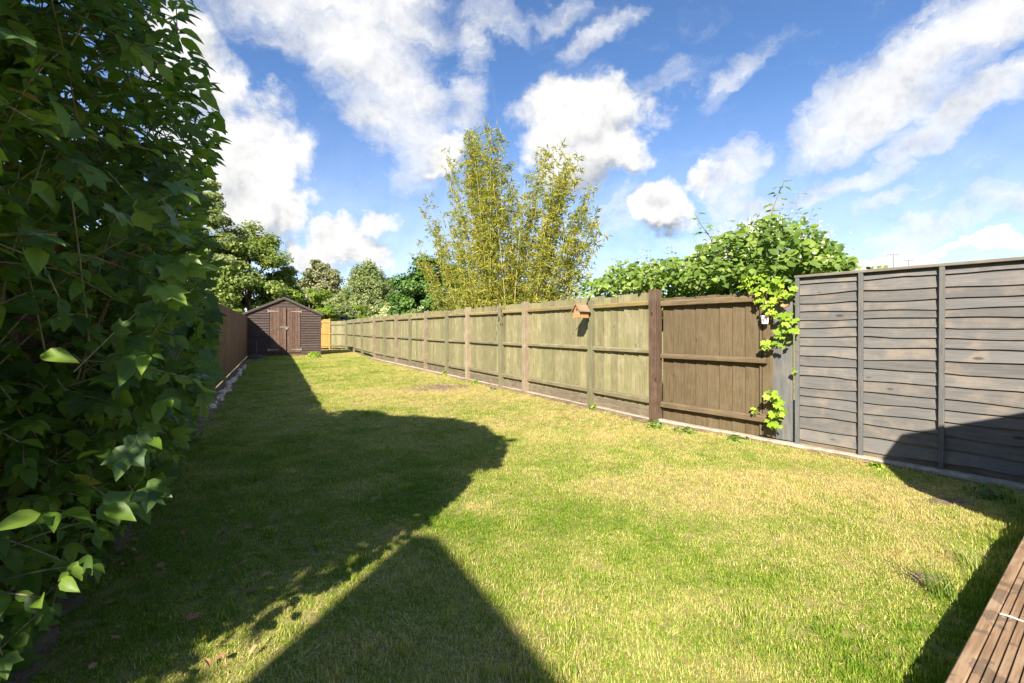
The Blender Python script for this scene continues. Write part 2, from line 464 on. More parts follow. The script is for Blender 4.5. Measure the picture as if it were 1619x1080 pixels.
M['window_glass'] = plain('window_glass', (0.03, 0.035, 0.04), 0.08)
M['aerial'] = plain('aerial_metal', (0.35, 0.35, 0.36), 0.5, 0.7)

# bush leaves: mostly deep green, a few young yellow-green, rarely red-brown
M['hedge_leaf'] = leafmat('hedge_leaf', [(0.0, (0.040, 0.082, 0.014)), (0.45, (0.080, 0.15, 0.022)), (0.72, (0.15, 0.24, 0.03)), (0.9, (0.19, 0.27, 0.04)), (0.97, (0.30, 0.32, 0.06)), (1.0, (0.34, 0.20, 0.07))], 0.45, 0.42, 0.3, 2.0)
M['lobed_leaf'] = leafmat('sycamore_leaf', [(0.0, (0.055, 0.10, 0.030)), (0.6, (0.10, 0.175, 0.045)), (0.9, (0.18, 0.27, 0.045)), (1.0, (0.18, 0.25, 0.045))], 0.42, 0.38, 0.35, 2.0)
M['bramble_leaf'] = leafmat('bramble_leaf', [(0.0, (0.06, 0.11, 0.018)), (0.4, (0.125, 0.20, 0.03)), (0.75, (0.225, 0.31, 0.05)), (1.0, (0.38, 0.42, 0.12))], 0.5, 0.33, 0.3)
M['ivy_leaf'] = leafmat('ivy_leaf', [(0.0, (0.16, 0.27, 0.025)), (0.5, (0.25, 0.37, 0.03)), (1.0, (0.40, 0.48, 0.055))], 0.5, 0.3, 0.3)
M['dry_leaf'] = leafmat('dry_leaf', [(0.0, (0.25, 0.12, 0.06)), (0.5, (0.38, 0.22, 0.11)), (1.0, (0.5, 0.36, 0.2))], 0.7, 0.15, 0.2)
M['bamboo_leaf'] = leafmat('bamboo_leaf', [(0.0, (0.13, 0.175, 0.025)), (0.4, (0.25, 0.26, 0.035)), (0.75, (0.38, 0.345, 0.055)), (1.0, (0.52, 0.42, 0.08))], 0.45, 0.4, 0.4)
M['dark_tree'] = leafmat('dark_tree_leaf', [(0.0, (0.075, 0.12, 0.026)), (0.4, (0.15, 0.205, 0.042)), (0.75, (0.26, 0.32, 0.065)), (1.0, (0.40, 0.44, 0.14))], 0.5, 0.38, 0.3)
M['pale_tree'] = leafmat('pale_tree_leaf', [(0.0, (0.13, 0.18, 0.055)), (0.5, (0.24, 0.28, 0.10)), (1.0, (0.38, 0.40, 0.19))], 0.55, 0.38)
M['bright_tree'] = leafmat('bright_tree_leaf', [(0.0, (0.100, 0.170, 0.022)), (0.5, (0.190, 0.270, 0.030)), (1.0, (0.310, 0.380, 0.055))], 0.5, 0.35)
M['mid_tree'] = leafmat('mid_tree_leaf', [(0.0, (0.052, 0.119, 0.019)), (0.5, (0.085, 0.180, 0.025)), (1.0, (0.152, 0.247, 0.043))], 0.5, 0.3)
M['brown_tree'] = leafmat('olive_tree_leaf', [(0.0, (0.15, 0.16, 0.065)), (0.5, (0.25, 0.25, 0.115)), (1.0, (0.36, 0.35, 0.18))], 0.6, 0.35)
M['grey_shrub'] = leafmat('grey_green_leaf', [(0.0, (0.10, 0.13, 0.065)), (0.5, (0.18, 0.21, 0.11)), (1.0, (0.30, 0.33, 0.19))], 0.6, 0.2)
M['pale_flower'] = leafmat('cream_flower_leaf', [(0.0, (0.16, 0.22, 0.06)), (0.5, (0.30, 0.36, 0.12)), (0.75, (0.52, 0.52, 0.28)), (1.0, (0.72, 0.68, 0.48))], 0.6, 0.25)
M['blossom'] = leafmat('white_blossom', [(0.0, (0.55, 0.46, 0.40)), (0.5, (0.72, 0.66, 0.60)), (1.0, (0.8, 0.76, 0.72))], 0.7, 0.2, 0.2, 1.0)
M['slate_plant'] = leafmat('slate_leaf', [(0.0, (0.08, 0.09, 0.09)), (1.0, (0.17, 0.19, 0.18))], 0.6, 0.15)
M['mound_leaf'] = leafmat('lime_mound_leaf', [(0.0, (0.20, 0.32, 0.03)), (1.0, (0.40, 0.50, 0.06))], 0.6, 0.3)

# ------------------------------------------------------------------ layout
# right boundary: near length (grey panel, grey boards, brown panel), then the long green run
NEAR_D = Vector((-0.615, 0.789)).normalized()
G0 = Vector((3.16, 5.08))                       # far end of the grey lap panel
BEND = Vector((2.07, 6.46))                     # dark post where the run changes direction
RUN_D = Vector((-0.5145, 0.857)).normalized()
RUN_L = 16.3
# left boundary: x = -1.321 - 0.52 y
LEFT_D = Vector((-0.4614, 0.8872)).normalized()
def left_x(y): return -1.321 - 0.52 * y
SHED_O = Vector((-12.54, 21.4)); SHED_U = Vector((0.8872, 0.4614))

# ------------------------------------------------------------------ ground
def ground_mat():
    m, q, bs, out = newmat('earth_and_turf')
    geo = q.n('ShaderNodeNewGeometry')
    a = q.noise(geo.outputs['Position'], 1.1, 5, 0.6); b = q.noise(geo.outputs['Position'], 45, 4, 0.7)
    c = q.mix(q.smooth(a.outputs['Fac'], 0.4, 0.62), (0.21, 0.21, 0.05, 1), (0.31, 0.26, 0.10, 1))
    c = q.mix(q.m('MULTIPLY', q.smooth(b.outputs['Fac'], 0.4, 0.7), 0.5), c, (0.12, 0.09, 0.045, 1))
    q.put(bs.inputs['Base Color'], c); bs.inputs['Roughness'].default_value = 0.95
    bs.inputs['Specular IOR Level'].default_value = 0.1
    bp = q.n('ShaderNodeBump'); bp.inputs['Strength'].default_value = 0.6; bp.inputs['Distance'].default_value = 0.01
    q.put(bp.inputs['Height'], b.outputs['Fac']); q.put(bs.inputs['Normal'], bp.outputs[0])
    return m
def soil_mat():
    m, q, bs, out = newmat('bare_soil')
    geo = q.n('ShaderNodeNewGeometry')
    a = q.noise(geo.outputs['Position'], 6, 5, 0.6); b = q.noise(geo.outputs['Position'], 60, 4, 0.7)
    c = q.mix(q.smooth(a.outputs['Fac'], 0.35, 0.65), (0.17, 0.12, 0.075, 1), (0.29, 0.215, 0.14, 1))
    c = q.mix(q.m('MULTIPLY', q.smooth(b.outputs['Fac'], 0.45, 0.7), 0.6), c, (0.09, 0.065, 0.045, 1))
    q.put(bs.inputs['Base Color'], c); bs.inputs['Roughness'].default_value = 0.95
    bs.inputs['Specular IOR Level'].default_value = 0.1
    bp = q.n('ShaderNodeBump'); bp.inputs['Strength'].default_value = 0.8; bp.inputs['Distance'].default_value = 0.015
    q.put(bp.inputs['Height'], b.outputs['Fac']); q.put(bs.inputs['Normal'], bp.outputs[0])
    return m
M['earth'] = ground_mat(); M['soil'] = soil_mat()
gm = MB(); gm.v = [(-600, -300, -0.03), (600, -300, -0.03), (600, 900, -0.03), (-600, 900, -0.03)]; gm.f = [(0, 1, 2, 3)]
tag(link('ground', gm.mesh('ground'), M['earth']), kind='structure')
# lawn sheet with gentle unevenness
xs = np.arange(-15, 7.01, 0.22); ys = np.arange(-4, 31.01, 0.22)
gx, gy = np.meshgrid(xs, ys)
def lawn_z(x, y): return (vnoise(np.asarray(x, float), np.asarray(y, float), 3, 0.55, 3) - 0.5) * 0.035
V = np.stack([gx.ravel(), gy.ravel(), lawn_z(gx, gy).ravel()], axis=1)
nx, ny = len(xs), len(ys)
ii, jj = np.meshgrid(np.arange(nx - 1), np.arange(ny - 1)); b0 = (jj * nx + ii).ravel()
tag(link('lawn', fast_mesh('lawn', V, np.stack([b0, b0 + 1, b0 + nx + 1, b0 + nx], axis=1), smooth=True), M['earth']), kind='structure')

def strip(name, a, b, w0, w1, mat, z):
    """ragged soil strip from a to b, lateral limits w0..w1 to the left of travel"""
    a, b = Vector(a), Vector(b); d = (b - a); L = d.length; d.normalize(); nrm = Vector((-d.y, d.x))
    V = []; Fs = []
    n = max(2, int(L / 0.12))
    for i in range(n + 1):
        p = a + d * (L * i / n)
        for j, w in enumerate((w0, (w0 + w1) / 2, w1)):
            ww = w + (random.uniform(-.05, .05) if abs(w) == max(abs(w0), abs(w1)) else 0)
            q = p + nrm * ww
            V.append((q.x, q.y, float(lawn_z(q.x, q.y)) + z + (0.02 if j == 1 else 0.0)))
    for i in range(n):
        for j in range(2):
            k = i * 3 + j; Fs.append((k, k + 1, k + 4, k + 3))
    return tag(link(name, fast_mesh(name, V, Fs, smooth=True), mat), kind='structure')
strip('soil_border_left', (left_x(-1), -1), (left_x(21.3), 21.3), 0.0, -0.34, M['soil'], 0.006)
e = BEND + RUN_D * RUN_L
strip('soil_border_right', BEND, e, 0.0, 0.26, M['soil'], 0.006)
strip('soil_border_near', G0 - NEAR_D * 3.6, BEND, 0.0, 0.16, M['soil'], 0.008)

# ------------------------------------------------------------------ fences
def frame_root(name, p, d):
    return empty(name, (p.x, p.y, 0), math.atan2(d.y, d.x))

def board_mesh(w, h, t0=0.006, t1=0.016, n=1, bow=0.0):
    """feather-edge upright board: x 0..w, y front, z 0..h"""
    m = MB(); m.prism([(0.0, -.020), (0.0, -.011), (w - .004, .0035), (w - .001, .0015), (w - .001, -.020)], 'z', 0, h)
    return m.mesh('board')
def rail_mesh(L, d, h, name='rail'):
    return MB().prism([(0.0, 0), (d, 0.012), (d, h - 0.022), (d - .018, h), (0, h)], 'x', 0, L).mesh(name)
def post_mesh(w, d, h, name='post'):
    m = MB().box((-w / 2, -d, -0.1), (w / 2, 0, h)); return m.mesh(name, bevel=0.004)

# --- the long green run
run = frame_root('timber_fence', BEND, RUN_D)
tag(run, 'long sunlit green-tinged closeboard fence running down the right of the lawn', 'fence')
bm_ = [board_mesh(0.146, 1.68 + d) for d in (0.0, 0.008, -0.008, 0.014)]
x = 0.06; k = 0
while x < RUN_L:
    o = link('board', bm_[random.randrange(4)], M['green_board'], run, (x, 0.0, 0.15 + random.uniform(-.004, .004)), (random.gauss(0, .003), random.gauss(0, .003), random.gauss(0, .012)))
    o.scale = (1, 1, 1 + random.uniform(-.006, .008))
    x += 0.15; k += 1
# posts: brown at the bay ends, green halfway
def along(px, off=.11, D_=RUN_D, P=BEND):
    n = Vector((-D_.y, D_.x)); k = (px - CX) / F; p = P + n * off
    return (k * p.y - p.x) / (D_.x - k * D_.y)
BAYS = [0.0] + [along(c) for c in (828, 737, 671, 625, 590.5)]
MIDS = [along(c, .10) for c in (931, 790, 704.6, 647, 607)]
pm_b = post_mesh(0.105, 0.125, 1.865); pm_g = post_mesh(0.10, 0.11, 1.79)
posts = []
for i, bx in enumerate(BAYS):
    m = M['brown_post']
    me = pm_b.copy() if i == 0 else pm_b
    if i == 0: me.materials.clear(); m = M['dark_post']
    o = link('post', me, m, run, (bx, 0.112, 0), (random.gauss(0, .006), 0, 0)); posts.append(bx)
    if i == 0: tag(o, 'dark red-brown post beside the brown panel'); o.scale = (1.25, 1.05, 1.0)
for mid in MIDS:
    link('post', pm_g, M['green_post'], run, (mid, 0.098, 0), (random.gauss(0, .006), 0, 0)); posts.append(mid)
posts.sort()
for a, b in zip(posts[:-1], posts[1:]):
    L = b - a - 0.10
    for (zz, hh, mt, dd) in ((1.645, 0.078, 'top_rail', 0.055), (0.95, 0.072, 'green_rail', 0.05), (0.235, 0.085, 'green_rail', 0.05)):
        link('rail', rail_mesh(L, dd, hh), M[mt], run, (a + 0.05, 0.003, zz + random.uniform(-.008, .008)), (random.gauss(0, .01), random.gauss(0, .003), 0))
    link('gravel_board', MB().box((0, -0.02, 0.0), (L, 0.012, 0.17)).mesh('gravel_board'), M['gravel_board'], run, (a + 0.05, 0.006, 0.012))

# --- brown panel
d1 = (G0 - BEND)
near = frame_root('fence_panel', G0, NEAR_D)      # local x runs away from the camera to the dark post
NL = d1.length
tag(near, 'dark brown upright-board fence panel between dark post and grey boards', 'fence panel')
bw = 0.163; x = NL - 0.07 - bw
mb8 = [board_mesh(bw - .004, 1.71 + d) for d in (0, .006, -.006)]
n8 = 0
while n8 < 8:
    o = link('board', mb8[n8 % 3], M['brown_board'], near, (x, -0.002, 0.03), (0, random.gauss(0, .002), random.gauss(0, .01)))
    x -= bw; n8 += 1
xe = x + bw
link('stile', MB().box((0, -0.03, 0.06), (0.115, 0.012, 1.66)).mesh('stile', bevel=.003), M['brown_board'], near, (xe - 0.155, 0, 0))
link('stile', MB().box((0, -0.03, 0.06), (0.022, 0.02, 1.66)).mesh('stile', bevel=.003), M['brown_board'], near, (xe - 0.032, 0, 0))
for zz, hh in ((1.625, 0.085), (0.90, 0.072), (0.215, 0.085)):
    link('rail', rail_mesh(NL - 0.07 - xe + 0.09, 0.055, hh), M['brown_rail'], near, (xe - 0.10, 0.014, zz), (0, 0.004, 0))
x = xe
for i in range(7):                                # the lighter board ends showing above the top rail
    pass
# --- grey infill boards
inf = frame_root('fence_panel', G0, NEAR_D)
tag(inf, 'narrow pair of upright grey painted boards beside the lap panel', 'fence panel')
wi = xe - 0.165
for j in range(2):
    link('board', MB().box((0, -0.03, 0.05), (wi / 2 - 0.006, 0, 1.70 - .01 * j)).mesh('board', bevel=.002), M['grey_vertical'], inf, (0.03 + j * (wi / 2 - .01), 0.004 * j, 0.0), (0, 0, 0))

# --- grey lap panels
def lap_panel(root, L=1.79, htop=1.90):
    zs = [0.075]
    pitch = [.130, .128, .118, .105, .098, .12, .118, .105, .108, .10, .098, .088, .085, .09, .10, .115, .13]
    z = 0.095
    for i, p in enumerate(pitch):
        # slat with a wavy lower edge, lower edge proud of the slat beneath
        n = 30; V = []; Fs = []
        ph = random.uniform(0, 6); am = random.uniform(.003, .009); step = random.random() < .25; sx = random.uniform(.3, 1.4)
        kn = random.uniform(0.2, 1.6); ka = random.uniform(-.012, .012)
        for t in range(n + 1):
            xx = L * t / n
            lo = z + am * math.sin(xx * 3.1 + ph) + .004 * math.sin(xx * 9 + 2 * ph) + ka * math.exp(-((xx - kn) / .12) ** 2)
            if step and xx > sx: lo += 0.007
            hi = min(z + p + 0.03, htop - 0.02)
            V += [(xx, 0.022, lo), (xx, 0.000, hi), (xx, -0.006, hi), (xx, 0.010, lo)]
        for t in range(n):
            a = t * 4
            for j in range(4): Fs.append((a + j, a + (j + 1) % 4, a + 4 + (j + 1) % 4, a + 4 + j))
        link('slat', fast_mesh('slat', V, Fs), M['grey_board'], root, (0, 0, 0))
        z += p
        if z > htop - 0.03: break
    bmesh_ = MB().box((-0.019, 0.0, 0.03), (0.019, 0.034, htop - 0.03)).mesh('batten', bevel=.003)
    for t in (0.022, L / 3, 2 * L / 3, L - 0.022):
        link('batten', bmesh_, M['grey_vertical'], root, (t, 0.016, 0), (0, random.gauss(0, .002), 0))
    link('cap', MB().box((-.005, -0.015, htop - 0.028), (L + .005, 0.052, htop)).mesh('cap', bevel=.003), M['grey_cap'], root)
    link('base_board', MB().box((0, -0.012, 0.02), (L, 0.006, 0.12)).mesh('base_board'), M['gravel_board'], root)
lp = frame_root('fence_panel', G0 - NEAR_D * 1.80, NEAR_D)
tag(lp, 'grey painted wavy-edged lap panel with uprights, at the right edge', 'fence panel')
lap_panel(lp)
lp2 = frame_root('fence_panel', G0 - NEAR_D * 3.66, NEAR_D)
tag(lp2, 'second grey lap panel continuing out of view at the right', 'fence panel')
lap_panel(lp2)

# --- concrete kerb under the right boundary
def kerb(name, p, d, L, lo, hi, z):
    r = MB(); n = int(L / 0.35)
    V = []; Fs = []
    for i in range(n + 1):
        t = L * i / n; j = random.uniform(-.008, .008); zz = z + random.uniform(-.006, .006)
        V += [(t, lo, -.02), (t, lo, zz), (t, hi + j - .012, zz), (t, hi + j, zz - .012), (t, hi + j + .004, -.02)]
    for i in range(n):
        a = i * 5
        for j in range(4): Fs.append((a + j, a + 5 + j, a + 6 + j, a + j + 1))
    o = link(name, fast_mesh(name, V, Fs), M['concrete'])
    o.location = (p.x, p.y, 0); o.rotation_euler = (0, 0, math.atan2(d.y, d.x))
    tag(o, kind='structure')
kerb('kerb_run', BEND, RUN_D, RUN_L - .4, 0.014, 0.10, 0.035)
kerb('kerb_near', G0 - NEAR_D * 3.7, NEAR_D, 3.7 + NL, 0.018, 0.11, 0.045)

# --- end of the garden: fence turning across and the new gate
P1 = BEND + RUN_D * 16.0
P2 = Vector(ground(549, 553.2))
seg = frame_root('timber_fence', P1, (P2 - P1).normalized())
SL = (P2 - P1).length
tag(seg, 'short weathered fence length with leaning posts in the far right corner', 'fence')
x = 0.0
while x < SL - .05:
    link('board', bm_[random.randrange(4)], M['green_board'], seg, (x, 0, 0.16), (0, random.gauss(0, .004), random.gauss(0, .012))); x += 0.15
for t in (SL * .3, SL * .62, SL * .97):
    link('post', pm_g, M['green_post'], seg, (t, 0.10, 0), (0, random.gauss(0, .02), 0))
for zz in (1.62, 0.95, 0.24): link('rail', rail_mesh(SL, .05, .075), M['green_rail'], seg, (0, 0.003, zz))
P3 = Vector(ground(522.5, 552.6))
back = frame_root('timber_fence', P2, (P3 - P2).normalized())
BL = (P3 - P2).length
tag(back, 'short green fence across the end of the garden beside the orange gate', 'fence')
x = 0.0
while x < BL - .12:
    link('board', bm_[random.randrange(4)], M['green_board'], back, (x, 0, 0.12), (0, 0, random.gauss(0, .012))); x += 0.15
for zz in (1.55, 0.95, 0.22): link('rail', rail_mesh(BL - .03, .05, .08), M['green_rail'], back, (0, 0.003, zz))
link('post', pm_g, M['green_post'], back, (0.03, 0.09, 0))
gt = frame_root('garden_gate', P3, (P3 - P2).normalized())
tag(gt, 'new orange timber gate between the shed and the green end fence', 'gate')
om = MB().box((0, -.02, 0.1), (0.14, 0, 1.92)).mesh('board', bevel=.003)
for j in range(8): link('board', om, M['orange'], gt, (0.06 + j * .146, 0, 0), (0, 0, random.gauss(0, .01)))
for zz in (1.70, 0.98, 0.2): link('rail', MB().box((0.06, 0.001, zz), (1.22, 0.045, zz + .09)).mesh('rail', bevel=.003), M['orange'], gt)
link('post', MB().box((-.05, -.05, 0), (.05, .06, 1.95)).mesh('post', bevel=.004), M['orange'], gt)

# --- left fence in its own shade
lf = frame_root('timber_fence', Vector((left_x(0.75), 0.75)), LEFT_D)
tag(lf, 'tall shaded red-brown closeboard fence along the left of the lawn', 'fence')
LFL = (21.46 - 0.75) / LEFT_D.y
lm = []
for d in (0, .01, -.01, .02):
    m = MB(); m.prism([(0, 0.006), (0, 0.0), (0.118, -0.012), (0.13, -0.010), (0.13, 0.006)], 'z', 0, 1.86 + d); lm.append(m.mesh('board'))
x = 0
while x < LFL - .02:
    link('board', lm[random.randrange(4)], M['left_board'], lf, (x, -0.002, 0.03), (random.gauss(0, .004), random.gauss(0, .003), random.gauss(0, .02))); x += 0.121
for zz in (1.6, 0.95, 0.3): link('rail', MB().box((0, 0.012, zz), (LFL, 0.07, zz + .07)).mesh('rail'), M['left_board'], lf)
lpm = MB().box((-.05, .012, 0), (.05, .11, 1.8)).mesh('post')
for j in range(9): link('post', lpm, M['left_board'], lf, (0.1 + j * 3.0, 0, 0))

# ------------------------------------------------------------------ shed
sh = frame_root('garden_shed', SHED_O, SHED_U)
tag(sh, 'dark brown timber shed with double doors at the end of the lawn', 'shed')
SW, EV, AP, SD = 3.28, 2.06, 2.82, 2.3
def roofline(x): return EV + (AP - EV) * (1 - abs(x - SW / 2) / (SW / 2))
wall = MB().prism([(0, .1), (SW, .1), (SW, EV - .02), (SW / 2, AP - .02), (0, EV - .02)], 'y', 0.03, SD)
link('wall', wall.mesh('wall'), M['shed_board'], sh)
pb = 0.121; z = 0.12
while z < AP - 0.04:
    def emit(a, b, z):
        ztop = z + pb
        def xl(zz, s):
            if zz <= EV: return 0 if s < 0 else SW
            dx = (AP - zz) / (AP - EV) * SW / 2
            return SW / 2 - dx if s < 0 else SW / 2 + dx
        a0, b0 = max(a, xl(z, -1)), min(b, xl(z, 1)); a1, b1 = max(a, xl(min(ztop, AP), -1)), min(b, xl(min(ztop, AP), 1))
        if b0 - a0 < 0.03: return
        if b1 <= a1: a1 = b1 = (a1 + b1) / 2
        V = [(a0, -.026, z + .004), (b0, -.026, z + .004), (b0, .028, z + .004), (a0, .028, z + .004), (a1, .010, ztop), (b1, .010, ztop), (b1, .028, ztop), (a1, .028, ztop)]
        m = MB(); m.v = V; m.f = [(3, 2, 1, 0), (4, 5, 6, 7), (0, 1, 5, 4), (1, 2, 6, 5), (2, 3, 7, 6), (3, 0, 4, 7)]
        link('cladding_board', m.mesh('cladding_board'), M['shed_board'], sh)
    if z + pb < 2.34: emit(0, 1.0, z); emit(2.365, SW, z)
    else: emit(0, SW, z)
    z += pb
# right-hand side cladding
z = 0.12
while z < EV - .05:
    link('cladding_board', MB().prism([(SW, z + .004), (SW + .022, z + .004), (SW + .006, z + pb), (SW, z + pb)], 'y', 0.03, SD).mesh('cladding_board'), M['shed_board'], sh); z += pb
corner = MB().box((-.025, -.04, .08), (.045, .03, EV - .03)).mesh('corner_trim')
link('corner_trim', corner, M['shed_board'], sh); link('corner_trim', corner, M['shed_board'], sh, (SW - .02, 0, 0))
for (dx0, dx1, side) in ((1.02, 1.728, -1), (1.775, 2.345, 1)):
    dr = link('door', MB().box((dx0, -.004, .17), (dx1, .02, 2.33)).mesh('door'), M['shed_door'], sh)
    nb = 5; bwid = (dx1 - dx0) / nb
    for j in range(nb):
        link('board', MB().box((dx0 + j * bwid + .004, -.026, .15), (dx0 + (j + 1) * bwid - .004, -.005, 2.335)).mesh('board', bevel=.002), M['shed_door'], dr)
    for zz in (2.16, 0.30):
        hx = dx0 if side < 0 else dx1; s = 1 if side < 0 else -1
        h = MB().prism([(hx - s * .06, zz - .03), (hx + s * .40, zz - .012), (hx + s * .40, zz + .012), (hx - s * .06, zz + .03)], 'y', -.036, -.027)
        h.box((hx - .035 - s * .05, -.036, zz - .07), (hx + .015 - s * .05, -.028, zz + .07))
        link('hinge', h.mesh('hinge'), M['iron'], dr)
link('lintel', MB().box((1.0, -.02, 2.345), (2.365, .02, 2.42)).mesh('lintel'), M['shed_board'], sh)
link('sill', MB().box((-.02, -.03, .0), (SW + .02, 2.0, .10)).mesh('sill'), M['shed_door'], sh)
lk = link('padlock', MB().box((1.70, -.06, 1.28), (1.79, -.03, 1.37)).tube([(1.715, -.045, 1.37), (1.715, -.045, 1.42), (1.775, -.045, 1.42), (1.775, -.045, 1.37)], .009).mesh('padlock'), M['iron'], sh)
link('bolt', MB().box((1.45, -.038, 1.38), (1.86, -.028, 1.42)).mesh('bolt'), M['iron'], sh)
for s in (-1, 1):
    ox = 0.10; xe_ = -ox if s < 0 else SW + ox
    ze = EV - ox * (AP - EV) / (SW / 2)
    p = [(SW / 2, AP + .0), (xe_, ze), (xe_, ze + .035), (SW / 2, AP + .04)]
    rf = link('roof', MB().prism(p, 'y', -.10, SD + .1).mesh('roof'), M['felt'], sh)
    p2 = [(SW / 2, AP - .07), (xe_, ze - .07), (xe_, ze - .003), (SW / 2, AP - .003)]
    link('barge_board', MB().prism(p2, 'y', -.098, -.078).mesh('barge_board'), M['shed_board'], sh)

# ------------------------------------------------------------------ deck
DU = Vector((0.807, 0.59)).normalized(); DN = Vector((-DU.y, DU.x))     # DN points to the lawn
dk = empty('timber_deck', (0, 0, 0), math.atan2(DU.y, DU.x))
tag(dk, 'brown grooved timber deck at the bottom right corner', 'deck')
EDGE = DN.dot(Vector((1.36, 1.427)))
link('fascia', MB().box((-2.6, EDGE - .026, -.02), (5.2, EDGE, .163)).mesh('fascia'), M['deck'], dk)
link('edge_board', MB().box((-2.6, EDGE - .034, .165), (5.2, EDGE + .004, .200)).mesh('edge_board', bevel=.004), M['deck'], dk)
pr = []
gw = 0.0245
for r in range(5):
    y0 = -r * gw
    pr += [(y0, 0.030), (y0 - gw + .006, 0.030), (y0 - gw + .005, 0.018), (y0 - gw + .001, 0.018)]
pr = [(0, 0)] + pr[:-2] + [(-5 * gw + .006, 0)]
dm = MB().prism(pr, 'x', -2.6, 5.2).mesh('deck_board')
y = EDGE - .039
for i in range(20):
    link('deck_board', dm, M['deck'], dk, (0, y, 0.168 + random.uniform(-.001, .001)))
    y -= 5 * gw
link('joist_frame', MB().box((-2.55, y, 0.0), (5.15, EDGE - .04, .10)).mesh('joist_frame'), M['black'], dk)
for (px, py) in ((1586, 975), (1598, 977), (1576, 990)):
    gx_, gy_ = ground(px, py, .2); v = Vector((gx_, gy_))
    link('screw', MB().tube([(v.dot(DU), v.dot(DN), .196), (v.dot(DU), v.dot(DN), .2005)], .005, 8).mesh('screw'), M['iron'], dk)

# ------------------------------------------------------------------ unseen buildings, shaped for the shadows on the lawn and grey panel
HB = 4.6
ax, ay = -0.4485 - KX * HB, 2.858 - KY * HB
hs = empty('neighbour_house', (ax, ay, 0), -AZ)
tag(hs, 'rendered neighbouring house with a single steep roof slope, behind the viewer', 'house')
er = 2.3; run_ = (HB - er) / math.tan(math.radians(34.6))
link('wall', MB().prism([(-.14, 0), (run_ - .1, 0), (run_ - .1, er), (0, HB - .14), (-.14, HB - .14)], 'y', -5, -.02).mesh('wall'), M['render'], hs)
link('roof', MB().prism([(-.18, HB - .05), (0, HB - .06), (run_, er - .06), (run_, er), (0, HB), (-.18, HB)], 'y', -5.1, 0).mesh('roof'), M['tile'], hs)
wn = link('window', MB().box((.5, -.012, 1.0), (1.6, .0, 2.0)).mesh('window'), M['window_glass'], hs)
link('frame', MB().box((.44, -.01, .92), (1.66, .03, .99)).box((.44, -.01, 2.01), (1.66, .03, 2.07)).box((.44, -.01, .995), (.495, .028, 2.005)).box((1.605, -.01, .995), (1.66, .028, 2.005)).mesh('frame'), M['pot'], wn)
lg = empty('shading_store', (3.3, 1.1, 0.2))  # made-up store, its outline drawn to cast the shadow on the grey panel
tag(lg, 'unseen dark timber store added on the deck to shadow the grey panel', 'store')
prof = [(3.05, 1.107), (2.65, 1.48), (2.75, 1.975), (2.906, 2.2), (3.08, 2.158), (3.57, 2.066), (4.6, 1.9), (4.6, 1.107)]
link('roof', MB().prism([(a - 3.3, b - .2 + .065) for a, b in prof], 'y', -.5, .6).mesh('roof'), M['felt'], lg)
link('wall', MB().prism([(3.07 - 3.3, 0.0), (4.5 - 3.3, 0.0), (4.5 - 3.3, 1.0), (3.07 - 3.3, 1.0)], 'y', -.45, .58).mesh('wall'), M['shed_board'], lg)

# ------------------------------------------------------------------ birdhouse on the fence post
bhx = None
def run_xy(px, off=0.0, D_=RUN_D, P=BEND):
    """distance along a fence line where the picture column px meets it"""
    n = Vector((-D_.y, D_.x)); k = (px - CX) / F
    p = P + n * off
    # p.x + s d.x = k (p.y + s d.y)
    s = (k * p.y - p.x) / (D_.x - k * D_.y)
    q = p + D_ * s
    return s, q
s0, q0 = run_xy(927, 0.115)
zb = H - (502 - HY) / F * q0.y
bh = empty('birdhouse', (0, 0, 0)); bh.location = ((BEND + RUN_D * s0).x, (BEND + RUN_D * s0).y, zb); bh.rotation_euler = (0, 0, math.atan2(RUN_D.y, RUN_D.x))
tag(bh, 'small orange timber birdhouse with pitched roof hung high on a fence post', 'birdhouse')
y0, y1 = 0.125, 0.315
link('body', MB().prism([(-.078, 0), (.078, 0), (.078, .115), (0, .205), (-.078, .115)], 'y', y0, y1).mesh('body', bevel=.002), M['bird'], bh)
link('front_band', MB().box((-.080, y1 + .001, 0.0), (.080, y1 + .010, .078)).mesh('front_band', bevel=.002), M['bird'], bh)
link('entrance_hole', MB().tube([(0, y1 - .01, .125), (0, y1 + .004, .125)], .016, 14).mesh('entrance_hole'), M['black'], bh)
for s in (-1, 1):
    p = [(0, .212), (s * .115, .083), (s * .123, .091), (0, .228)]
    link('roof', MB().prism(p, 'y', y0 - .01, y1 + .028).mesh('roof'), M['bird_roof'], bh)
link('floor', MB().box((-.085, y0, -.010), (.085, y1 + .014, -.001)).mesh('floor'), M['bird'], bh)

# ------------------------------------------------------------------ hanging pot
nroot = G0
def near_at(px, py, off):
    s, q = run_xy(px, off, NEAR_D, G0)
    return Vector((q.x, q.y, H - (py - HY) / F * q.y))
pt = near_at(1210, 512, 0.075)
pot = empty('hanging_pot', pt)
tag(pot, 'small white pot with pink flower motif hanging by string on brown panel', 'pot')
NRM = Vector((-NEAR_D.y, NEAR_D.x))
ring = []
cm = MB(); cm.tube([(0, 0, 0), (0, 0, .09)], [.034, .044], 14); link('body', cm.mesh('body', smooth=False), M['pot'], pot)
link('rim', MB().tube([(0, 0, .084), (0, 0, .096)], [.047, .048], 14).mesh('rim'), M['pot'], pot)
toc = Vector((-pt.x, -pt.y)).normalized(); sd = Vector((-toc.y, toc.x))
fl = MB()
for k in range(5):
    a = 2 * math.pi * k / 5 + .3
    c = Vector((toc.x * .0415, toc.y * .0415, .048)) + Vector((sd.x * math.cos(a), sd.y * math.cos(a), math.sin(a))) * .017
    fl.tube([tuple(c - Vector((toc.x, toc.y, 0)) * .006), tuple(c + Vector((toc.x, toc.y, 0)) * .0015)], .0085, 7)
link('flower_motif', fl.mesh('flower_motif'), M['pink'], pot)
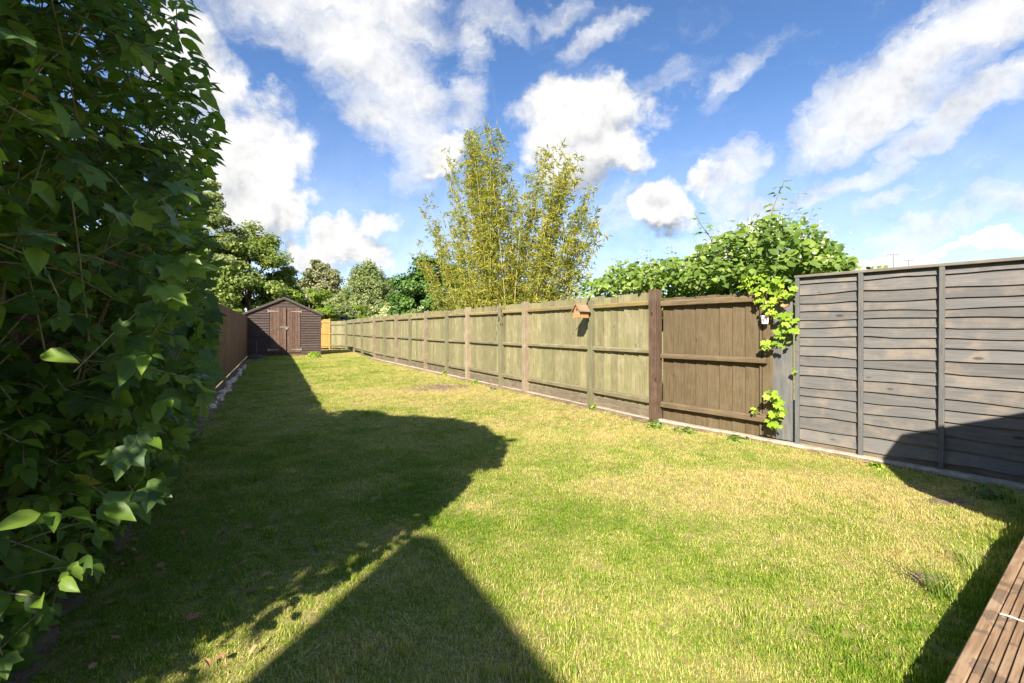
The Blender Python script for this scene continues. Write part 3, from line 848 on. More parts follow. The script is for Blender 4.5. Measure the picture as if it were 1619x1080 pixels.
for s in (-1, 1): link('string', MB().tube([(sd.x * s * .044, sd.y * s * .044, .09), (sd.x * s * .006, sd.y * s * .006, .27)], .0022, 5).mesh('string'), M['string'], pot)

# ------------------------------------------------------------------ grass
LAWN = [(left_x(1.0) + .1, 1.0), (left_x(21.2) + .2, 21.2)]
def lawn_poly():
    a = Vector((left_x(0.9) + .12, 0.9)); b = Vector((left_x(21.25) + .12, 21.25))
    sr = SHED_O + SHED_U * (SW + .05)
    n_ = Vector((-RUN_D.y, RUN_D.x)); n2_ = Vector((-NEAR_D.y, NEAR_D.x))
    r1 = BEND + RUN_D * 16.0 + n_ * .2; r0 = BEND + n_ * .15; g1 = G0 - NEAR_D * 3.2 + n2_ * .12
    e0 = DU * 5.0 + DN * (EDGE + .02); e1 = DU * (-1.2) + DN * (EDGE + .02)
    return [tuple(a), tuple(b), tuple(sr), tuple(P3), tuple(P2), tuple(r1), tuple(r0), tuple(g1), tuple(e0), tuple(e1)]
LP = lawn_poly()
def sample(dens, ylo, yhi):
    n = int(dens * 24 * (yhi - ylo))
    x = rng.uniform(-16, 8, n); y = rng.uniform(ylo, yhi, n)
    k = (x / np.maximum(y, .1) > -1.25) & (x / np.maximum(y, .1) < 1.3) & inside(LP, x, y)
    return x[k], y[k]
zones = [(2700, 0.9, 3.2, 0.80), (1900, 3.2, 6.0, 0.9), (900, 6.0, 11.0, 1.2), (420, 11, 30, 1.6)]
X = []; Y = []; SC = []
for d, a, b, s in zones:
    x, y = sample(d, a, b); X.append(x); Y.append(y); SC.append(np.full(len(x), s))
X = np.concatenate(X); Y = np.concatenate(Y); SC = np.concatenate(SC)
def spot(px, py, rx, ry, amp):
    cx, cy = ground(px, py)
    ex = abs(ground(px + rx, py)[0] - cx); ey = abs(ground(px, py + ry)[1] - cy)
    return amp * np.exp(-(((X - cx) / ex) ** 2 + ((Y - cy) / ey) ** 2))
# how dry the turf is, 0 green .. 1 straw
dry = 0.08 + 0.80 * vnoise(X, Y, 5, 0.9, 4) + 0.75 * (vnoise(X, Y, 9, 4.5, 3) - .5)
nrm_r = Vector((-RUN_D.y, RUN_D.x))
dist_r = (X - BEND.x) * nrm_r.x + (Y - BEND.y) * nrm_r.y
nn = Vector((-NEAR_D.y, NEAR_D.x)); dist_n = (X - G0.x) * nn.x + (Y - G0.y) * nn.y
dr_ = np.where(Y > 6.46, dist_r, dist_n)
dist_l = (X - (-1.321 - 0.52 * Y)) * LEFT_D.y
dry += 0.32 * np.exp(-np.maximum(dr_, 0) / 1.0) + 0.0
dry -= 0.30 * np.clip(1 - dist_l / 2.6, 0, 1)
for sp in ((1200, 770, 200, 30, .25), (1420, 790, 120, 35, .3), (760, 620, 100, 18, .35), (1000, 700, 150, 20, .2), (650, 800, 200, 60, -.2),
           (560, 775, 40, 14, .6), (625, 845, 34, 10, .75), (600, 690, 26, 10, .3), (612, 757, 24, 8, .55), (745, 802, 26, 8, .5), (1000, 820, 120, 50, -.2), (1180, 930, 100, 40, -.1), (1150, 805, 60, 10, .35),
           (1330, 860, 80, 30, .2), (620, 620, 120, 20, .15)):
    dry += spot(*sp)
bare = np.zeros_like(X)
for sp in ((625, 845, 26, 7, .5), (562, 776, 26, 9, .45), (1462, 912, 28, 10, 1.6), (1270, 838, 22, 6, .7), (1290, 832, 16, 5, .5), (1050, 945, 14, 5, .5), (1175, 972, 14, 5, .5), (1500, 792, 60, 9, .8), (690, 612, 46, 8, .85), (1150, 682, 50, 5, .4), (1355, 876, 16, 5, .6), (1240, 850, 14, 5, .5), (1135, 832, 14, 4, .5), (770, 635, 60, 6, .5), (900, 645, 60, 5, .5)):
    bare += spot(*sp)
keep = rng.random(len(X)) > np.clip(bare + 0.55 * np.exp(-np.maximum(dr_ - .1, 0) / .22) * (vnoise(X, Y, 21, 3.0, 2) > .42) + .75 * np.exp(-np.maximum(dist_l - .15, 0) / .2), 0, .97)
keep &= rng.random(len(X)) > 0.4 * (vnoise(X, Y, 31, 6.0, 3) > 0.70)
X, Y, SC, dry, dist_l, dr_ = [a[keep] for a in (X, Y, SC, dry, dist_l, dr_)]
# longer growth against the deck, where the mower does not reach
dk_d = X * DN.x + Y * DN.y - EDGE
hgt = 1.0 + 3.2 * np.exp(-np.maximum(dk_d, 0) / .13) * rng.random(len(X)) + 0.5 * np.exp(-np.maximum(dr_, 0) / .12)
hgt *= 0.6 + 0.9 * vnoise(X, Y, 41, 2.2, 3) ** 1.3 + 1.1 * (vnoise(X, Y, 43, 7.0, 2) > .80)
dry -= 0.35 * np.exp(-np.maximum(dk_d, 0) / .2)
pts = bpy.data.meshes.new('grass')
pts.vertices.add(len(X))
Z = lawn_z(X, Y) - 0.004
pts.vertices.foreach_set('co', np.stack([X, Y, Z], 1).astype(np.float32).ravel())
a = pts.attributes.new('dry', 'FLOAT', 'POINT'); a.data.foreach_set('value', np.clip(dry + rng.normal(0, .10, len(X)), 0, 1).astype(np.float32))
a = pts.attributes.new('rot', 'FLOAT_VECTOR', 'POINT'); a.data.foreach_set('vector', np.stack([rng.normal(0, .14, len(X)), rng.normal(0, .14, len(X)), rng.uniform(0, 6.283, len(X))], 1).astype(np.float32).ravel())
a = pts.attributes.new('scl', 'FLOAT_VECTOR', 'POINT'); sc_ = SC * rng.uniform(.75, 1.25, len(X))
a.data.foreach_set('vector', np.stack([sc_, sc_, SC * hgt * rng.uniform(.7, 1.2, len(X)) * np.where(SC > 1.1, .72, 1.0)], 1).astype(np.float32).ravel())

def grass_mat():
    m, q, bs, out = newmat('grass_blade')
    ai = q.n('ShaderNodeAttribute', attribute_name='dry', attribute_type='INSTANCER')
    at = q.n('ShaderNodeAttribute', attribute_name='tint')
    hg = q.n('ShaderNodeAttribute', attribute_name='along')
    x = q.m('ADD', ai.outputs['Fac'], q.m('MULTIPLY_ADD', at.outputs['Fac'], 0.95, -0.46), clamp=True)
    col = q.ramp(x, [(0.0, (0.11, 0.22, 0.012)), (0.28, (0.22, 0.335, 0.022)), (0.5, (0.37, 0.425, 0.05)), (0.70, (0.55, 0.50, 0.15)), (0.90, (0.68, 0.57, 0.29)), (1.0, (0.60, 0.44, 0.23))])
    q.put(bs.inputs['Base Color'], col); bs.inputs['Roughness'].default_value = 0.55; bs.inputs['Specular IOR Level'].default_value = 0.25
    tr = q.n('ShaderNodeBsdfTranslucent'); q.put(tr.inputs[0], q.mix(1.0, col, (1.4, 1.4, .7, 1), 'MULTIPLY'))
    mx = q.n('ShaderNodeMixShader'); mx.inputs[0].default_value = 0.32
    L = m.node_tree.links
    L.new(bs.outputs[0], mx.inputs[1]); L.new(tr.outputs[0], mx.inputs[2]); L.new(mx.outputs[0], out.inputs[0])
    return m
M['grass'] = grass_mat()
tufts = bpy.data.collections.new('grass_tufts')
for t in range(6):
    V = []; Fs = []; T = []
    for b in range(19):
        r = 0.030 * math.sqrt(random.random()); a0 = random.uniform(0, 6.283); bx, by = r * math.cos(a0), r * math.sin(a0)
        L = random.uniform(.016, .040); w = random.uniform(.0011, .0021); d = random.uniform(0, 6.283); lean = random.uniform(.3, 1.9)
        tx, ty = math.cos(d), math.sin(d); sx, sy = -ty * w, tx * w
        i = len(V); tv = random.random()
        z1, o1 = L * max(.16, .55 - .2 * lean), L * .34 * lean; z2, o2 = L * max(.12, 1 - .45 * lean), L * min(1.1, .8 * lean)
        V += [(bx - sx, by - sy, 0), (bx + sx, by + sy, 0), (bx + tx * o1 - sx * .8, by + ty * o1 - sy * .8, z1), (bx + tx * o1 + sx * .8, by + ty * o1 + sy * .8, z1), (bx + tx * o2, by + ty * o2, z2)]
        Fs += [(i, i + 1, i + 3), (i, i + 3, i + 2), (i + 2, i + 3, i + 4)]; T += [tv] * 5
    me = fast_mesh('tuft', V, Fs, T); me.materials.append(M['grass'])
    tufts.objects.link(bpy.data.objects.new('tuft', me))
go = link('grass', pts)
tag(go, 'short mown lawn grass, green with straw-coloured patches', 'grass', kind='stuff')
ngp = bpy.data.node_groups.new('scatter_tufts', 'GeometryNodeTree')
ngp.interface.new_socket('Geometry', in_out='INPUT', socket_type='NodeSocketGeometry')
ngp.interface.new_socket('Geometry', in_out='OUTPUT', socket_type='NodeSocketGeometry')
gi = ngp.nodes.new('NodeGroupInput'); gout = ngp.nodes.new('NodeGroupOutput')
mp_ = ngp.nodes.new('GeometryNodeMeshToPoints'); ip = ngp.nodes.new('GeometryNodeInstanceOnPoints')
ci = ngp.nodes.new('GeometryNodeCollectionInfo'); ci.inputs['Collection'].default_value = tufts
ci.inputs['Separate Children'].default_value = True; ci.inputs['Reset Children'].default_value = True
ip.inputs['Pick Instance'].default_value = True
def named(n, t):
    q = ngp.nodes.new('GeometryNodeInputNamedAttribute'); q.data_type = t; q.inputs[0].default_value = n; return q.outputs[0]
er_ = ngp.nodes.new('FunctionNodeEulerToRotation')
ngp.links.new(gi.outputs[0], mp_.inputs[0]); ngp.links.new(mp_.outputs[0], ip.inputs['Points'])
ngp.links.new(ci.outputs[0], ip.inputs['Instance'])
ngp.links.new(named('rot', 'FLOAT_VECTOR'), er_.inputs[0]); ngp.links.new(er_.outputs[0], ip.inputs['Rotation'])
ngp.links.new(named('scl', 'FLOAT_VECTOR'), ip.inputs['Scale'])
ngp.links.new(ip.outputs[0], gout.inputs[0])
md = go.modifiers.new('scatter', 'NODES'); md.node_group = ngp

# long grass clumps left by the mower
def long_grass(px, py, n, hh, lean, label, colr='grass'):
    x, y = ground(px, py)
    V = []; Fs = []; T = []
    for b in range(n):
        r = .07 * math.sqrt(random.random()); a0 = random.uniform(0, 6.283); d = lean + random.gauss(0, .7)
        L = hh * random.uniform(.5, 1.1); w = random.uniform(.0018, .0034); le = random.uniform(.3, 1.0)
        tx, ty = math.cos(d), math.sin(d); sx, sy = -ty * w, tx * w; bx, by = r * math.cos(a0), r * math.sin(a0); i = len(V)
        for (f, o, z) in ((0, 0, 0), (.9, .16, .40), (.7, .48, .72), (.4, .85, .86 - .25 * le)):
            oo = o * L * le
            V += [(bx + tx * oo - sx * (f or 1), by + ty * oo - sy * (f or 1), z * L), (bx + tx * oo + sx * (f or 1), by + ty * oo + sy * (f or 1), z * L)]
        for q in range(3):
            a = i + q * 2; Fs += [(a, a + 1, a + 3), (a, a + 3, a + 2)]
        T += [random.random()] * 8
    o = link('grass_clump', fast_mesh('grass_clump', V, Fs, T), M['long_grass']); o.location = (x, y, 0)
    tag(o, label, 'grass clump')
M['long_grass'] = leafmat('long_grass', [(0.0, (0.12, 0.22, 0.03)), (0.6, (0.22, 0.31, 0.06)), (1.0, (0.42, 0.45, 0.18))], 0.5, 0.35)
long_grass(1490, 945, 44, .22, 2.6, 'long pale grass blades leaning over lawn beside the deck')
long_grass(1606, 812, 26, .26, 1.9, 'upright tuft of long grass where deck meets grey fence')
long_grass(1540, 900, 30, .15, 2.2, 'short dark tuft of long grass halfway along the deck edge')

# ------------------------------------------------------------------ the big leafy shrub on the left
edge_img = [(0, 300), (60, 296), (100, 325), (150, 342), (190, 352), (240, 342), (290, 325), (330, 325), (400, 335), (450, 340), (500, 342), (560, 338), (620, 332), (650, 306), (700, 288), (740, 280), (780, 255), (820, 205), (870, 168), (920, 138), (960, 90), (1000, 60), (1050, 18), (1090, 0)]
ey_, ex_ = np.array([a for a, _ in edge_img], float), np.array([b for _, b in edge_img], float)
shade_px = [(575, 652), (600, 660), (700, 665), (750, 677), (785, 700), (780, 722), (755, 765), (720, 800), (705, 818), (660, 845), (620, 875), (590, 898), (530, 940), (490, 975), (430, 1040), (415, 1078)]
shade = [(-14, 7.15), (-2.87, 7.15)] + [ground(a, b) for a, b in shade_px] + [(-.91 - .29 * 4, 1.69 - .956 * 4), (-.91 - .29 * 8, 1.69 - .956 * 8), (-14, -6)]
def hull(P, margin=0.0, pxm=0.0):
    sx, sy = P[:, 0] + KX * P[:, 2] + margin, P[:, 1] + KY * P[:, 2] + margin
    hi = (P[:, 2] > 2.1) & (sy > 4.4)
    sx = np.where(hi, sx - margin - .10, sx); sy = np.where(hi, sy - margin - .08, sy)
    ok = inside(shade, sx, sy)
    z = np.maximum(P[:, 1], 0.05); u = CX + F * P[:, 0] / z; v = HY - F * (P[:, 2] - H) / z
    lim = np.interp(v, ey_, ex_)
    return ok & ((P[:, 1] < 0.3) | (u < lim - pxm))
def shrub_points(n):
    y = rng.uniform(-0.6, 5.4, n); h = rng.uniform(0.03, 3.9, n)
    o = rng.uniform(-1.1, 1.0, n)
    omax = np.clip(.22 + .75 * h, 0, .85) + np.clip((h - 1.6) * .28, 0, .25)
    x = -1.321 - .52 * y + o / LEFT_D.y
    P = np.stack([x, y, h], 1)
    k = (o < omax) & ((o > 0.03) | (h > 1.85)) & (y > .9 - (h > 2) * 2.0)
    k &= (np.hypot(x, y) > 1.45) | (np.abs(h - H) > 1.0)
    k &= vnoise(x * 1.0 + h * .7, y + h * 1.3, 51, 2.3, 3) > .40
    P = P[k]; return P[hull(P, 0.16, 10)]
shrub = empty('leafy_shrub', (left_x(2.4) + .15, 2.4, 0))
tag(shrub, 'huge dark leafy shrub overhanging the fence and filling the left edge', 'shrub')
base = np.array(shrub.location)
def proj(P):
    zc = np.maximum(P[:, 1], .05); return CX + F * P[:, 0] / zc, HY - F * (P[:, 2] - H) / zc
TB = shrub_points(150000)
rng.shuffle(TB)
tP = []; tN = []; tA = []; tS = []; tL = []; tT = []; TW = MB()
ntw = 0
lowb = TB[:, 2] < 1.15
hib = TB[:, 2] > 2.1
TB = np.concatenate([TB[:2500], TB[2500:][lowb[2500:]][:900], TB[2500:][hib[2500:]][:1100]])
TB = TB[~((TB[:, 2] < 1.2) & (TB[:, 1] < 1.35))]
for c in TB:
    uu, vv = proj(c[None]); uu, vv = uu[0], vv[0]
    lobd = (uu > 140 and 250 < vv < 780 and random.random() < .75) or random.random() < .08
    low = c[2] < .9
    d = np.array([.75, -.25, .05 if not low else .25]) + rng.normal(0, .42, 3); d /= np.linalg.norm(d)
    L = random.uniform(.18, .42); nl = random.randint(5, 9) if not lobd else random.randint(3, 6)
    side = np.cross(d, [0, 0, 1.0]); side /= np.linalg.norm(side) + 1e-6
    up = np.array([.30, -.60, .95]) + rng.normal(0, .38, 3); tt = random.random(); young = random.random() < .10
    pp = []
    for q in range(nl):
        t = (q + .6) / nl; p = c + d * L * t + np.array([0, 0, -.16 * L * t * t]); pp.append(tuple(p - base))
        sg_ = (1 if q % 2 else -1) * (1 - .8 * (q == nl - 1))
        ax_ = d * .8 + side * sg_ * .65 + np.array([0.1, 0, -.55]) + rng.normal(0, .22, 3)
        tP.append(p); tN.append(up + rng.normal(0, .30, 3)); tA.append(ax_); tL.append(lobd)
        tS.append((random.uniform(.075, .14) if lobd else random.choice((random.uniform(.04, .07), random.uniform(.065, .12), random.uniform(.075, .125)))) * (1.1 - .35 * t)); tT.append(.93 + .07 * random.random() if young else tt * .6 + .3 * random.random())
    if np.linalg.norm(c[:2]) > 1.7 and hull(np.array([c + d * L]), .06, 6)[0]: TW.tube([tuple(c - base - d * .1)] + pp, .0028, 4, cap=False)
P = np.array(tP); nrm_ = np.array(tN); hint = np.array(tA); size = np.array(tS); lob = np.array(tL); tin = np.array(tT)
k = hull(P, .11, 5) & ((np.hypot(P[:, 0], P[:, 1]) > 1.45) | (np.abs(P[:, 2] - H) > 1.0)) & (P[:, 2] > .03)
P, nrm_, hint, size, lob, tin = [a[k] for a in (P, nrm_, hint, size, lob, tin)]
size = size * .87
Rm = frames(nrm_, hint); u_, v_ = proj(P)
LO, LL = ovate_leaf(), lobed_leaf()
mo = fast_mesh('leaf', *LO, smooth=True); mo.materials.append(M['hedge_leaf'])
ml = fast_mesh('leaf', *LL); ml.materials.append(M['lobed_leaf'])
infr = (u_ > -20) & (u_ < 360) & (v_ > -20) & (v_ < 1090) & (P[:, 1] > .3)
order = np.argsort(np.where(infr, -size / np.maximum(np.linalg.norm(P - np.array([0, 0, H]), axis=1), .2), 1e9))
single = np.zeros(len(P), bool); single[order[:300]] = True
for i in np.where(single)[0]:
    o = link('leaf', ml if lob[i] else mo, None, shrub)
    Mx = Matrix(Rm[i].tolist()).to_4x4() @ Matrix.Scale(float(size[i]), 4); Mx.translation = Vector((P[i] - base).tolist())
    o.matrix_local = Mx
for flag, (LV_, LF_), mt, sm_ in ((~lob & ~single, LO, 'hedge_leaf', True), (lob & ~single, LL, 'lobed_leaf', False)):
    me = scatter('foliage', P[flag] - base, Rm[flag], size[flag], LV_, LF_, tin[flag], smooth=sm_)
    tag(link('foliage', me, M[mt], shrub), kind='stuff')
tag(link('twigs', TW.mesh('twigs', smooth=True), M['cane'], shrub), kind='stuff')
# older leaves deep inside
P = shrub_points(70000); oo = (P[:, 0] - (-1.321 - .52 * P[:, 1])) * LEFT_D.y
P = P[(oo < .34) & hull(P, .2, 30)][:7500]
me = scatter('foliage', P - base, frames(rng.normal(size=P.shape) + np.array([.5, -.2, .6])), rng.uniform(.07, .13, len(P)), *LO, smooth=True)
tag(link('foliage', me, M['hedge_leaf'], shrub), kind='stuff')
def cane(parent, a, b, sag, r, base, mat='cane', name='stem'):
    a, b = Vector(a), Vector(b); pts = []
    r *= .75
    for k in range(9):
        t = k / 8; p = a.lerp(b, t); p.z += sag * math.sin(math.pi * t); p.x += .04 * math.sin(5 * t + a.y); pts.append(tuple(p - Vector(base)))
    link(name, MB().tube(pts, [r * (1 - .7 * k / 8) for k in range(9)], 6).mesh(name, smooth=True), M[mat], parent)
for (yy, o0, h0, y2, o2, h2, r) in ((2.6, .1, .1, 3.4, .75, 2.1, .013), (3.0, .12, .1, 3.6, .8, 1.9, .011), (3.3, .1, .1, 4.2, .62, 1.7, .010), (2.2, .1, .1, 2.7, .72, 2.3, .015), (2.0, .15, .1, 2.2, .8, 2.0, .012), (3.9, .2, .05, 4.6, .55, 1.1, .008), (2.8, .05, .1, 2.4, -.3, 3.4, .03), (1.9, .0, .1, 1.7, .1, 3.6, .035), (3.5, .05, .1, 3.2, .3, 2.9, .02), (1.6, .2, .1, 1.5, .55, 1.9, .012), (3.6, .1, .3, 3.9, .8, 1.5, .009)):
    cane(shrub, (left_x(yy) + o0, yy, h0), (left_x(y2) + o2, y2, h2), .12, r, base, 'cane' if r < .02 else 'bark')
# unseen tree added to shade the shrub, crown clipped to the shrub's shadow
n = 26000
Q = np.stack([rng.normal(-4.2, 1.15, n), rng.normal(-1.7, 1.5, n), rng.normal(4.2, .95, n)], 1)
Q = Q[hull(Q, .28) & (Q[:, 2] > 1.6) & ((Q[:, 1] < 0.2) | (Q[:, 0] / np.maximum(Q[:, 1], .05) < -1.35))][:9000]
nb = empty('shading_tree', (-4.3, -1.8, 0)); bb = np.array(nb.location)
tag(nb, 'unseen broadleaf tree added beyond the left fence to shade the shrub', 'tree')
me = scatter('crown', Q - bb, frames(rng.normal(size=Q.shape) + np.array([0, 0, .6])), rng.uniform(.14, .22, len(Q)), *LO)
link('crown', me, M['hedge_leaf'], nb)
tr_ = MB().tube([(0, 0, 0), (.05, 0, 1.5), (0, .1, 3.2), (.1, .1, 4.8)], [.14, .11, .08, .03], 8)
for k in range(7): tr_.tube([(0.02, .05, 1.8 + .35 * k), (.5 * math.cos(k * 2.1), .5 * math.sin(k * 2.1), 2.5 + .35 * k), (1.1 * math.cos(k * 2.1), 1.1 * math.sin(k * 2.1), 3.0 + .3 * k)], [.05, .035, .012], 6)
link('trunk', tr_.mesh('trunk', smooth=True), M['bark'], nb)

# ------------------------------------------------------------------ bamboo
DIA = ([(0, 0, 0), (.5, .45, .05), (0, 1, 0), (-.5, .45, .05)], [(0, 1, 2), (0, 2, 3)])
NAR = ([(0, 0, 0), (.09, .35, .02), (0, 1, -.12), (-.09, .35, .02)], [(0, 1, 2), (0, 2, 3)])
bcx, bcy = (795 - CX) / F * 13.2, 13.2
bam = empty('bamboo_clump', (bcx, bcy, 0))
tag(bam, 'tall yellow-green bamboo clump rising behind the middle of the right fence', 'bamboo')
BP = []; BD = []
prof_top = [(650, 330), (680, 290), (705, 235), (740, 205), (770, 200), (790, 172), (805, 235), (835, 262), (865, 232), (885, 226), (910, 245), (935, 262), (945, 315), (955, 370)]
tpx = np.array([a for a, _ in prof_top], float); tpy = np.array([b for _, b in prof_top], float)
for k in range(86):
    yy = None
    px = 652 + 300 * ((k * .618) % 1) if k > 20 else (735 + random.gauss(0, 24) if k < 9 else 790 + random.gauss(0, 9) if k < 12 else 885 + random.gauss(0, 28))
    px = min(max(px, 652), 952)
    fl_ = along(px, 0.0); yy = max(12.0, (BEND + RUN_D * fl_).y + .9) + random.uniform(0, 1.5)
    topz = H + (HY - np.interp(px, tpx, tpy)) / F * yy
    hz = topz * (1 - .45 * random.random() ** .8) if k > 20 else topz * random.uniform(.88, 1.0)
    tx = (px - CX) / F * yy
    bx = bcx + (tx - bcx) * .52 + random.gauss(0, .18)
    a = Vector((bx, max(yy, 6.46 + (2.07 - bx) / .6 + .5), 0)); b = Vector((tx, yy, hz))
    ptsc = []
    for j in range(9):
        t = j / 8; ptsc.append(Vector((a.x + (b.x - a.x) * t ** 1.5, a.y + (b.y - a.y) * t ** 1.5, hz * t)))
    link('culm', MB().tube([tuple(p - Vector((bcx, bcy, 0))) for p in ptsc], [.013 * (1 - .85 * j / 8) + .0015 for j in range(9)], 5).mesh('culm', smooth=True), M['culm'], bam)
    nodes = int(hz / .17)
    for q in range(nodes):
        t = (q + random.random()) / nodes
        if t < .26: continue
        f = t * 8; j = min(int(f), 7); p = ptsc[j].lerp(ptsc[j + 1], f - j)
        for s in range(random.choice((2, 3, 3, 4))):
            az = random.uniform(0, 6.283); bl = random.uniform(.12, .75) * (1.15 - t * .82)
            dv = Vector((math.cos(az), math.sin(az), random.uniform(.25, 1.0))).normalized()
            for w in range(random.randint(5, 10)):
                lp_ = p + dv * bl * (random.choice((.45, .75, 1.0)) + random.gauss(0, .05)) + Vector((random.gauss(0, .022), random.gauss(0, .022), random.gauss(0, .022)))
                BP.append(tuple(lp_ - Vector((bcx, bcy, 0)))); BD.append(tuple(dv * .6 + Vector((random.gauss(0, .6), random.gauss(0, .6), random.gauss(-.35, .5)))))
BP = np.array(BP); BD = np.array(BD)
me = scatter('foliage', BP, frames(rng.normal(size=BP.shape) + np.array([0, -.3, .5]), BD), rng.uniform(.09, .19, len(BP)), np.array(NAR[0]) * np.array([1.3, 1, 1]), NAR[1])
tag(link('foliage', me, M['bamboo_leaf'], bam), kind='stuff')

# ------------------------------------------------------------------ trees and shrubs behind
def tree(name, label, px, pw, ptop, dist, mat, leaf=.16, nl=9000, clumps=70, cat='tree', base_frac=.12, shape=1.0, trunk=True, group=None, squash=.62, gap=1.0, flowers=None):
    """px centre column, pw half width in pixels, ptop row of the top, dist metres away"""
    leaf *= .72; nl = int(nl * 2.0)
    cx = (px - CX) / F * dist; R = pw / F * dist; ht = H + (HY - ptop) / F * dist
    root = empty(name, (cx, dist, 0)); tag(root, label, cat, group)
    cz = ht * (base_frac + 1) / 2; rz = ht * (1 - base_frac) / 2
    # clump centres on and in an uneven ellipsoid
    cc = rng.normal(size=(clumps, 3)); cc /= np.linalg.norm(cc, axis=1, keepdims=True)
    rad = rng.uniform(.35, .95, clumps) ** .6
    taper = 1.0
    ctr = cc * rad[:, None] * np.array([R * .9, R * .8, rz * .9]) + np.array([0, 0, cz])
    rel = (ctr[:, 2] - (cz - rz)) / (2 * rz); ctr[:, :2] *= (1.08 - .55 * np.clip(rel - .35, 0, 1) * shape)[:, None]
    cr = rng.uniform(.13, .30, clumps) * R * gap
    idx = rng.integers(0, clumps, nl)
    d = rng.normal(size=(nl, 3)); d /= np.linalg.norm(d, axis=1, keepdims=True)
    PP = ctr[idx] + d * (rng.random(nl) ** .45 * cr[idx])[:, None] * np.array([1, 1, squash])
    PP[:, 2] = np.maximum(PP[:, 2], .05)
    outw = d * .7 + cc[idx] * .5 + np.array([0, 0, .5]) + rng.normal(0, .45, (nl, 3))
    tint = np.clip(rng.random(clumps)[idx] * .55 + rng.random(nl) * .45, 0, 1)
    me = scatter('crown', PP, frames(outw), leaf * rng.uniform(.6, 1.25, nl), DIA[0], DIA[1], tint)
    link('crown', me, M[mat], root)
    if trunk:
        t = MB(); tr = max(.04, ht * .018)
        t.tube([(0, 0, -.05), (.04 * R, 0, cz * .5), (0, .05 * R, cz), (.05 * R, 0, cz + rz * .55)], [tr * 1.2, tr, tr * .7, tr * .25], 8)
        for k in range(min(14, clumps)):
            c = ctr[k]; s0 = Vector((0, .02, max(ht * .15, c[2] * .55))); e0 = Vector(c.tolist()); mid = s0.lerp(e0, .5) + Vector((0, 0, .06 * ht))
            t.tube([tuple(s0), tuple(mid), tuple(e0)], [tr * .5, tr * .33, tr * .1], 5)
        link('trunk', t.mesh('trunk', smooth=True), M['bark'], root)
    return root
tree('broadleaf_tree', 'tall pale-tipped tree behind the leafy shrub, tallest at the left', 312, 66, 248, 27, 'pale_tree', .24, 14000, 90, base_frac=.10)
tree('broadleaf_tree', 'dark spreading tree left of the shed roof', 392, 82, 346, 29, 'dark_tree', .22, 20000, 110, base_frac=.05, shape=.7)
tree('broadleaf_tree', 'lower dark tree directly behind the left slope of the shed roof', 446, 44, 412, 31, 'dark_tree', .20, 8000, 60, base_frac=.05)
tree('broadleaf_tree', 'olive-grey rounded tree far behind the shed, against the cloud', 508, 38, 405, 62, 'brown_tree', .36, 9000, 130, base_frac=.12, gap=1.1, shape=.5)
tree('broadleaf_tree', 'bright lime tree just behind the right slope of the shed roof', 488, 44, 446, 30, 'bright_tree', .20, 9000, 70, base_frac=.05, shape=.6)
tree('willow_tree', 'grey-green feathery tree between the shed and the bamboo', 586, 46, 408, 46, 'pale_tree', .24, 15000, 190, base_frac=.03, shape=.55, squash=1.1, gap=.9)
tree('broadleaf_tree', 'rich green tree half hidden behind the left side of the bamboo', 690, 76, 396, 21, 'mid_tree', .17, 16000, 95, base_frac=.05, shape=.8)
tree('broadleaf_tree', 'low olive-green tree filling the gap behind the end fence', 548, 40, 474, 40, 'bright_tree', .22, 6000, 50, base_frac=.02, shape=.4)
tree('garden_shrub', 'grey-green dense shrub behind the end fence next to shed', 538, 34, 481, 33, 'grey_shrub', .13, 9000, 60, cat='shrub', base_frac=.0, shape=.3, trunk=False)
tree('garden_shrub', 'cream-tipped shrub over the far part of the right fence', 606, 34, 472, 27, 'pale_flower', .14, 7000, 55, cat='shrub', base_frac=.0, shape=.3, trunk=False)
tree('garden_shrub', 'pale shrub below the rich green tree, above the fence', 660, 44, 474, 19.5, 'pale_flower', .11, 7000, 60, cat='shrub', base_frac=.0, shape=.3, trunk=False)
tree('garden_shrub', 'yellow-green shrub peeping between left fence and shed roof', 372, 38, 477, 25.5, 'bright_tree', .14, 6000, 50, cat='shrub', base_frac=.0, shape=.2, trunk=False)
tree('garden_shrub', 'dark green shrub low behind the foot of the bamboo', 808, 110, 438, 17.5, 'mid_tree', .12, 12000, 80, cat='shrub', base_frac=.0, shape=.2, trunk=False)

tree('broadleaf_tree', 'soft mid-green tree filling the skyline left of the feathery tree', 545, 34, 452, 52, 'pale_tree', .30, 6000, 60, base_frac=.03, shape=.4)
tree('broadleaf_tree', 'small rich green tree right of the feathery tree', 636, 34, 446, 34, 'mid_tree', .2, 6000, 60, base_frac=.03, shape=.5)
